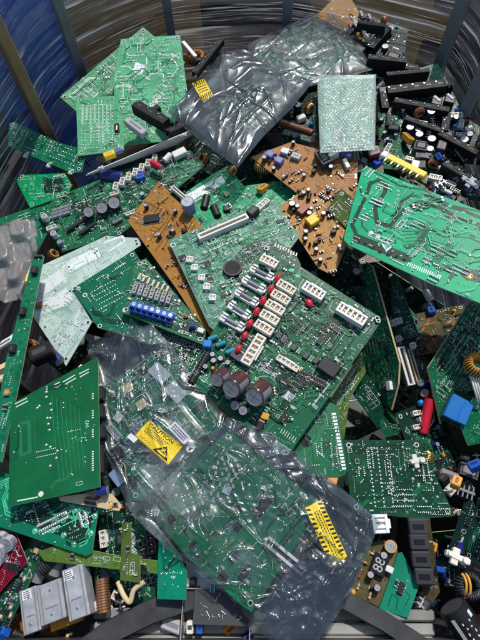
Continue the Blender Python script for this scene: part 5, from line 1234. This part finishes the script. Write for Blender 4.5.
# ================================================================ bags
# top bag
b = B('orange-brown strip board sticking out at the very top behind the bagged board', [(316, 16), (338, -6), (352, 0), (372, 34), (360, 40)], [(316, 16, 36), (338, -6, 40), (372, 34, 24)], 'mask_orange', 'solder', density=.3, mount=False, edge='edge_tan', seed=150)
b = B('green board inside the clear bag at the top', [(254, 48), (334, 12), (364, 60), (300, 80), (266, 84)], [(254, 48, 18), (334, 12, 20), (266, 84, 20)], 'mask_green', 'smd', 26, done=False, seed=151, axis=(0, 1))
for p in ((283, 34), (262, 50)): b.one('con', p, 12, 6, 5, 0, 'white')
b.one('plain', (310, 57), 12, 9, 2, 30, 'label_grey', name='integrated_circuit'); b.one('plug', (332, 20), 10, 10, 4, 0, 'lime', name='light_guide')
for k in range(3): b.one('wire', (292+k*3, 58), 18, 6, 5, 70, 'silk')
fin(b)
bag('clear_bag', 'clear crinkled bag round the green board at the very top', [[(248, 44, 22), (290, 24, 23), (338, 3, 24)], [(338, 3, 24), (352, 28, 26), (372, 70, 28)], [(252, 92, 26), (310, 86, 28), (372, 70, 28)], [(248, 44, 22), (246, 66, 24), (252, 92, 26)]], 'bag_top', .008, .005, 3, 150, 46, under=.022)
b = B('dark green board inside the smoky bag at the top centre', [(206, 108), (262, 66), (300, 92), (244, 150)], [(206, 108, 26), (262, 66, 24), (244, 150, 30)], 'mask_dark', 'smd', 14, seed=152)
darkbag, _ = bag('static_shield_bag', 'smoky dark bag with a yellow sticker, top centre', [[(168, 112, 34), (196, 84, 32), (222, 52, 30), (246, 50, 30)], [(246, 50, 30), (270, 66, 34), (314, 80, 38)], [(238, 168, 40), (262, 138, 40), (292, 108, 40), (314, 80, 38)], [(168, 112, 34), (184, 128, 36), (210, 148, 38), (238, 168, 40)]], 'bag_dark', .009, .007, 9, 160, 46, under=.016)
def tape_label(lw, lh, n, yellow_txt):
    m = paper(lw, lh, 'yellow', 14); z = .0004
    for i in range(n):
        for side in (0, 1):
            x = lw*(.02+i*.96/n); y0, y1 = (lh*.02, lh*.24) if side == 0 else (lh*.76, lh*.98); sk = lw*.35/n; w = lw*.42/n
            m.face([(x, y0, z), (x+w, y0, z), (x+w+sk, y1, z), (x+sk, y1, z)], 'black')
    for k in range(3):
        y = lh*(.36+k*.14); x = lw*.12; r = random.Random(k)
        while x < lw*.86: w = lw*r.uniform(.015, .05); m.face([(x, y, z), (x+w, y, z), (x+w, y+lh*.05, z), (x, y+lh*.05, z)], 'dark_grey'); x += w+lw*.014
    return m
bpy.context.view_layer.update()
drape(tape_label(18, 10, 6, 0), 18, 10, [(192, 83), (204, 79), (213, 95), (202, 101)], darkbag, 'warning_sticker')
# bubble wrap
b = B('green board wrapped in bubble film, standing at the upper right of the centre', [(321, 79), (373, 78), (372, 147), (323, 149)], [(321, 79, 26), (373, 78, 30), (323, 149, 38)], 'mask_bright', 'smd', 20, seed=153, axis=(3, 2))
def bubble():
    E = [[at(317, 75, 28), at(376, 75, 32)], [at(376, 75, 32), at(375, 150, 42)], [at(320, 153, 40), at(375, 150, 42)], [at(317, 75, 28), at(320, 153, 40)]]
    nx, ny = 200, 260; G = coons(*E, nx, ny); o = G[ny//2][nx//2].copy(); n = (E[0][1]-E[0][0]).cross(E[3][1]-E[3][0]).normalized(); n = n if n.z > 0 else -n
    W, Hh = (E[0][1]-E[0][0]).length, (E[3][1]-E[3][0]).length; P = .0068; up = []; lo = []
    for j, row in enumerate(G):
        r, l = [], []
        for i, p in enumerate(row):
            x, y = i/nx*W, j/ny*Hh; yy = round(y/(P*.87)); best = 9
            for k in (yy-1, yy, yy+1):
                cx = (round((x/P)-.5*(k % 2))+.5*(k % 2))*P; best = min(best, math.hypot(x-cx, y-k*P*.87))
            e = min(i/nx, 1-i/nx, j/ny, 1-j/ny); rim = 1-math.exp(-e*22)
            h = .0012*math.sqrt(max(0, 1-(best/(P*.46))**2)) * (.55+1.1*noise.noise(Vector((x*190, y*190, 2)))) + .0030*noise.noise(Vector((x*38, y*38, 5)))
            r.append(p-o+n*(.0045*rim+h)); l.append(p-o-n*.004*rim)
        up.append(r); lo.append(l)
    m = MB(); m.grid(up, 'bubble_film'); m.grid([r[::-4] for r in lo[::4]], 'bubble_film'); ob = m.build('bubble_wrap'); ob.location = o; tag(ob, 'pale bubble wrap sleeve round a green board, right of the dark bag', 'bubble wrap')
bubble()
# middle bag
b = B('green board with white and cream squares inside the middle bag', [(104, 386), (156, 352), (176, 358), (226, 424), (160, 503), (132, 500)], [(104, 386, 18), (156, 352, 24), (160, 503, 14)], 'mask_dark', 'smd', 46, done=False, seed=160, axis=(0, 1), density=1.3); b.mask = 'mask_green'
for p in ((128, 389), (142, 405)): b.one('plain', p, 9, 9, 2.5, 0, 'cream', name='crystal')
for p in ((160, 373), (176, 392)): b.bar('plain', (p[0]-7, p[1]-6), (p[0]+7, p[1]+8), 13, 3, 'label_grey', name='shield_can')
b.bar('tape', (108, 425), (121, 440), 7, 1, 'label_grey'); b.one('plain', (119, 418), 8, 8, 3, 20, 'silk', name='coin_cell'); b.one('qfp', (117, 454), 15, 15, 3, 0, 'black'); b.one('plain', (190, 447), 9, 9, 3, 0, 'label_white', name='white_button'); b.bar('wire', (120, 462), (131, 480), 5, 4, 'cream')
b.bar('plain', (112, 472), (122, 485), 7, 3, 'steel_blue', name='integrated_circuit'); fin(b)
mid, _ = bag('static_shield_bag', 'clear grey bag with the yellow caution label, left of centre', [[(88, 350, 20), (120, 332, 26), (152, 324, 34)], [(152, 324, 34), (176, 352, 32), (204, 384, 26), (244, 428, 20)], [(130, 512, 14), (160, 510, 16), (196, 470, 18), (244, 428, 20)], [(88, 350, 20), (100, 400, 16), (104, 450, 16), (130, 512, 14)]], 'bag_clear', .007, .009, 14, 170, 70, under=.012,
    rough_zone=lambda q, t, v: 3.4*max(0, .32-t)/.3*max(0, 1-abs(noise.noise(v*2.6))*3))
m = paper(40, 27, 'yellow', 14)
z = .0004
m.text('CAUTION', 17, 23, 6.4, 0, 'black', z=z, bold=.06)
r = random.Random(5)
for k in range(4):
    y = 18.5-k*2.2; x = 3.5
    while x < 29-k*2: w = r.uniform(.7, 2.2); m.face([(x, y, z), (x+w, y, z), (x+w, y+.8, z), (x, y+.8, z)], 'black'); x += w+.5
for x0 in range(3, 17): m.face([(x0, 3+(x0 % 3), z), (x0+.6, 3+(x0 % 3), z), (x0+.6, 3.8+(x0 % 3), z), (x0, 3.8+(x0 % 3), z)], 'black')
m.face([(20, 2.2, z), (37.5, 2.2, z), (29, 15.5, z)], 'black'); m.face([(23.5, 3.8, z*2), (34.2, 3.8, z*2), (32.6, 6.2, z*2), (25, 6.2, z*2)], 'yellow')
m.face([(26.2, 6.8, z*2), (28.3, 6.8, z*2), (30.8, 10.2, z*2), (29, 12.4, z*2), (28.2, 11, z*2)], 'yellow'); m.face([(24.2, 11.2, z*3), (35, 5.0, z*3), (35.5, 6, z*3), (24.8, 12.2, z*3)], 'yellow')
for a, b_ in (((.6, .6), (39.4, 1.0)), ((.6, 26), (39.4, 26.4))): m.face([(a[0], a[1], z), (b_[0], a[1], z), (b_[0], b_[1], z), (a[0], b_[1], z)], 'black')
drape(m, 40, 27, [(149, 420), (183, 446), (168, 465), (135, 436)], mid, 'caution_label')
m = paper(22, 10, 'label_grey', 8)
for k in range(3):
    x = 2
    while x < 19: w = r.uniform(.6, 1.8); m.face([(x, 2+k*2.4, z), (x+w, 2+k*2.4, z), (x+w, 3.2+k*2.4, z), (x, 3.2+k*2.4, z)], 'dark_grey'); x += w+.5
drape(m, 22, 10, [(175, 421), (191, 438), (184, 445), (168, 428)], mid, 'paper_label')
m = MB(); m.grid([[(5+5*k*math.cos(t*.5236), 5+5*k*math.sin(t*.5236), 0) for t in range(12)] for k in (.001, .5, 1)], 'label_white', False, True)
m.face([(2, 4.2, z), (5, 4.6, z), (8.5, 7.5, z), (5, 6, z)], 'black'); m.face([(4, 2, z), (6, 2, z), (6.6, 4, z), (4.4, 4, z)], 'black')
drape(m, 10, 10, [(190, 443), (196, 448), (191, 454), (185, 449)], mid, 'round_sticker')
m = paper(14, 7, 'label_white', 6); drape(m, 14, 7, [(131, 433), (138, 439), (134, 443), (127, 437)], mid, 'paper_label')

# front bag
b = B('large green board inside the big front bag, with a white ribbon connector', [(150, 512), (164, 492), (228, 430), (322, 505), (252, 612), (240, 604), (186, 556)], [(150, 512, 30), (228, 430, 36), (252, 612, 30)], 'mask_green', 'smd', 30, done=False, seed=170, axis=(0, 2), density=.45)
b.bar('slot', (266, 540), (304, 572), 8, 5, 'pale_grey'); b.one('plain', (227, 490), 7, 7, 1.2, 20, 'label_grey', name='paper_label')
for j in range(6):
    for i in range(9):
        if b.r.random() < .7: b.one('smd', (196+i*4.4+j*2.2, 486-i*4.6+j*5.6), 3.4, 2, 1.6, 45, b.r.choice(['cream', 'grey', 'pale_grey']))
b.track([(232, 480), (247, 464)], .6, 'silk'); b.track([(249, 550), (258, 541), (266, 547), (258, 558), (249, 550)], .5, 'silk'); fin(b)
b = B('second dark board inside the lower right end of the big front bag', [(300, 560), (336, 520), (362, 545), (325, 622), (292, 604)], [(300, 560, 14), (336, 520, 14), (325, 622, 10)], 'mask_deep', 'smd', 6, seed=171, mount=False, density=.3); 
front, _ = bag('static_shield_bag', 'big crinkled grey bag in front with the yellow and black hazard strip', [[(131, 514, 28), (150, 494, 34), (190, 458, 38), (228, 417, 44)], [(228, 417, 44), (262, 430, 46), (300, 456, 44), (344, 490, 38), (380, 522, 30)], [(300, 664, 16), (322, 640, 18), (352, 592, 22), (380, 522, 30)], [(131, 514, 28), (178, 558, 26), (228, 596, 22), (262, 634, 18), (300, 664, 16)]], 'bag_clear', .008, .010, 23, 230, 110, under=.014,
    rough_zone=lambda q, t, v: 4.2*max(0, 1-math.hypot((q-.10)/.30, (t-.25)/.34))*max(0, 1-abs(noise.noise(v*1.9))*2.6))
m = tape_label(60, 15, 13, 0)
drape(m, 60, 15, [(321, 500), (347, 556), (333, 571), (305, 508)], front, 'hazard_label')
# folded end of the front bag: a second layer of smoky film with a seam
fold, _ = bag('bag_flap', 'bluish folded-over end of the big front bag with a straight seam', [[(262, 604, 42), (290, 568, 44), (312, 548, 46)], [(312, 548, 46), (346, 560, 44), (364, 562, 38)], [(284, 660, 34), (318, 642, 34), (364, 562, 38)], [(262, 604, 42), (272, 632, 38), (284, 660, 34)]], 'bag_fold', .002, .004, 31, 110, 26, under=.001)
mw = fold.matrix_world.copy(); fold.parent = front; fold.location = fold.location-front.location
for k in ('label', 'category'): del fold[k]
fold.name = 'folded_flap'

# ================================================================ light, sky, camera
sc = bpy.context.scene
w = bpy.data.worlds.new('World'); sc.world = w; w.use_nodes = True
N, L_ = w.node_tree.nodes, w.node_tree.links; bg = N['Background']; sky = N.new('ShaderNodeTexSky'); sky.sky_type = 'NISHITA'; sky.sun_disc = False
EL, AZ = 57, 24          # elevation; azimuth right of straight ahead (+y)
sky.sun_elevation = R(EL); sky.sun_rotation = R(AZ)
L_.new(sky.outputs[0], bg.inputs[0]); bg.inputs[1].default_value = .125
sd = bpy.data.lights.new('sun', 'SUN'); sd.energy = 3.4; sd.angle = R(2.5); sd.color = (1, .96, .90)
so = bpy.data.objects.new('sun', sd); C.objects.link(so)
dirv = Vector((math.sin(R(AZ))*math.cos(R(EL)), math.cos(R(AZ))*math.cos(R(EL)), math.sin(R(EL))))
so.rotation_euler = dirv.to_track_quat('Z', 'Y').to_euler(); so.location = dirv*3
cd = bpy.data.cameras.new('camera'); cd.sensor_fit = 'HORIZONTAL'; cd.sensor_width = 36; cd.lens = 36; cd.clip_start = .02; cd.clip_end = 200
co = bpy.data.objects.new('camera', cd); C.objects.link(co); co.matrix_world = Matrix.Translation(EYE) @ ROT.to_4x4(); sc.camera = co
sc.view_settings.view_transform = 'Standard'; sc.view_settings.look = 'None'; sc.view_settings.gamma = 1; sc.view_settings.exposure = 0
sc.render.engine = 'CYCLES'; sc.cycles.transparent_max_bounces = 24; sc.cycles.max_bounces = 8
print('objects', len(bpy.data.objects), 'verts', sum(len(m.vertices) for m in bpy.data.meshes))
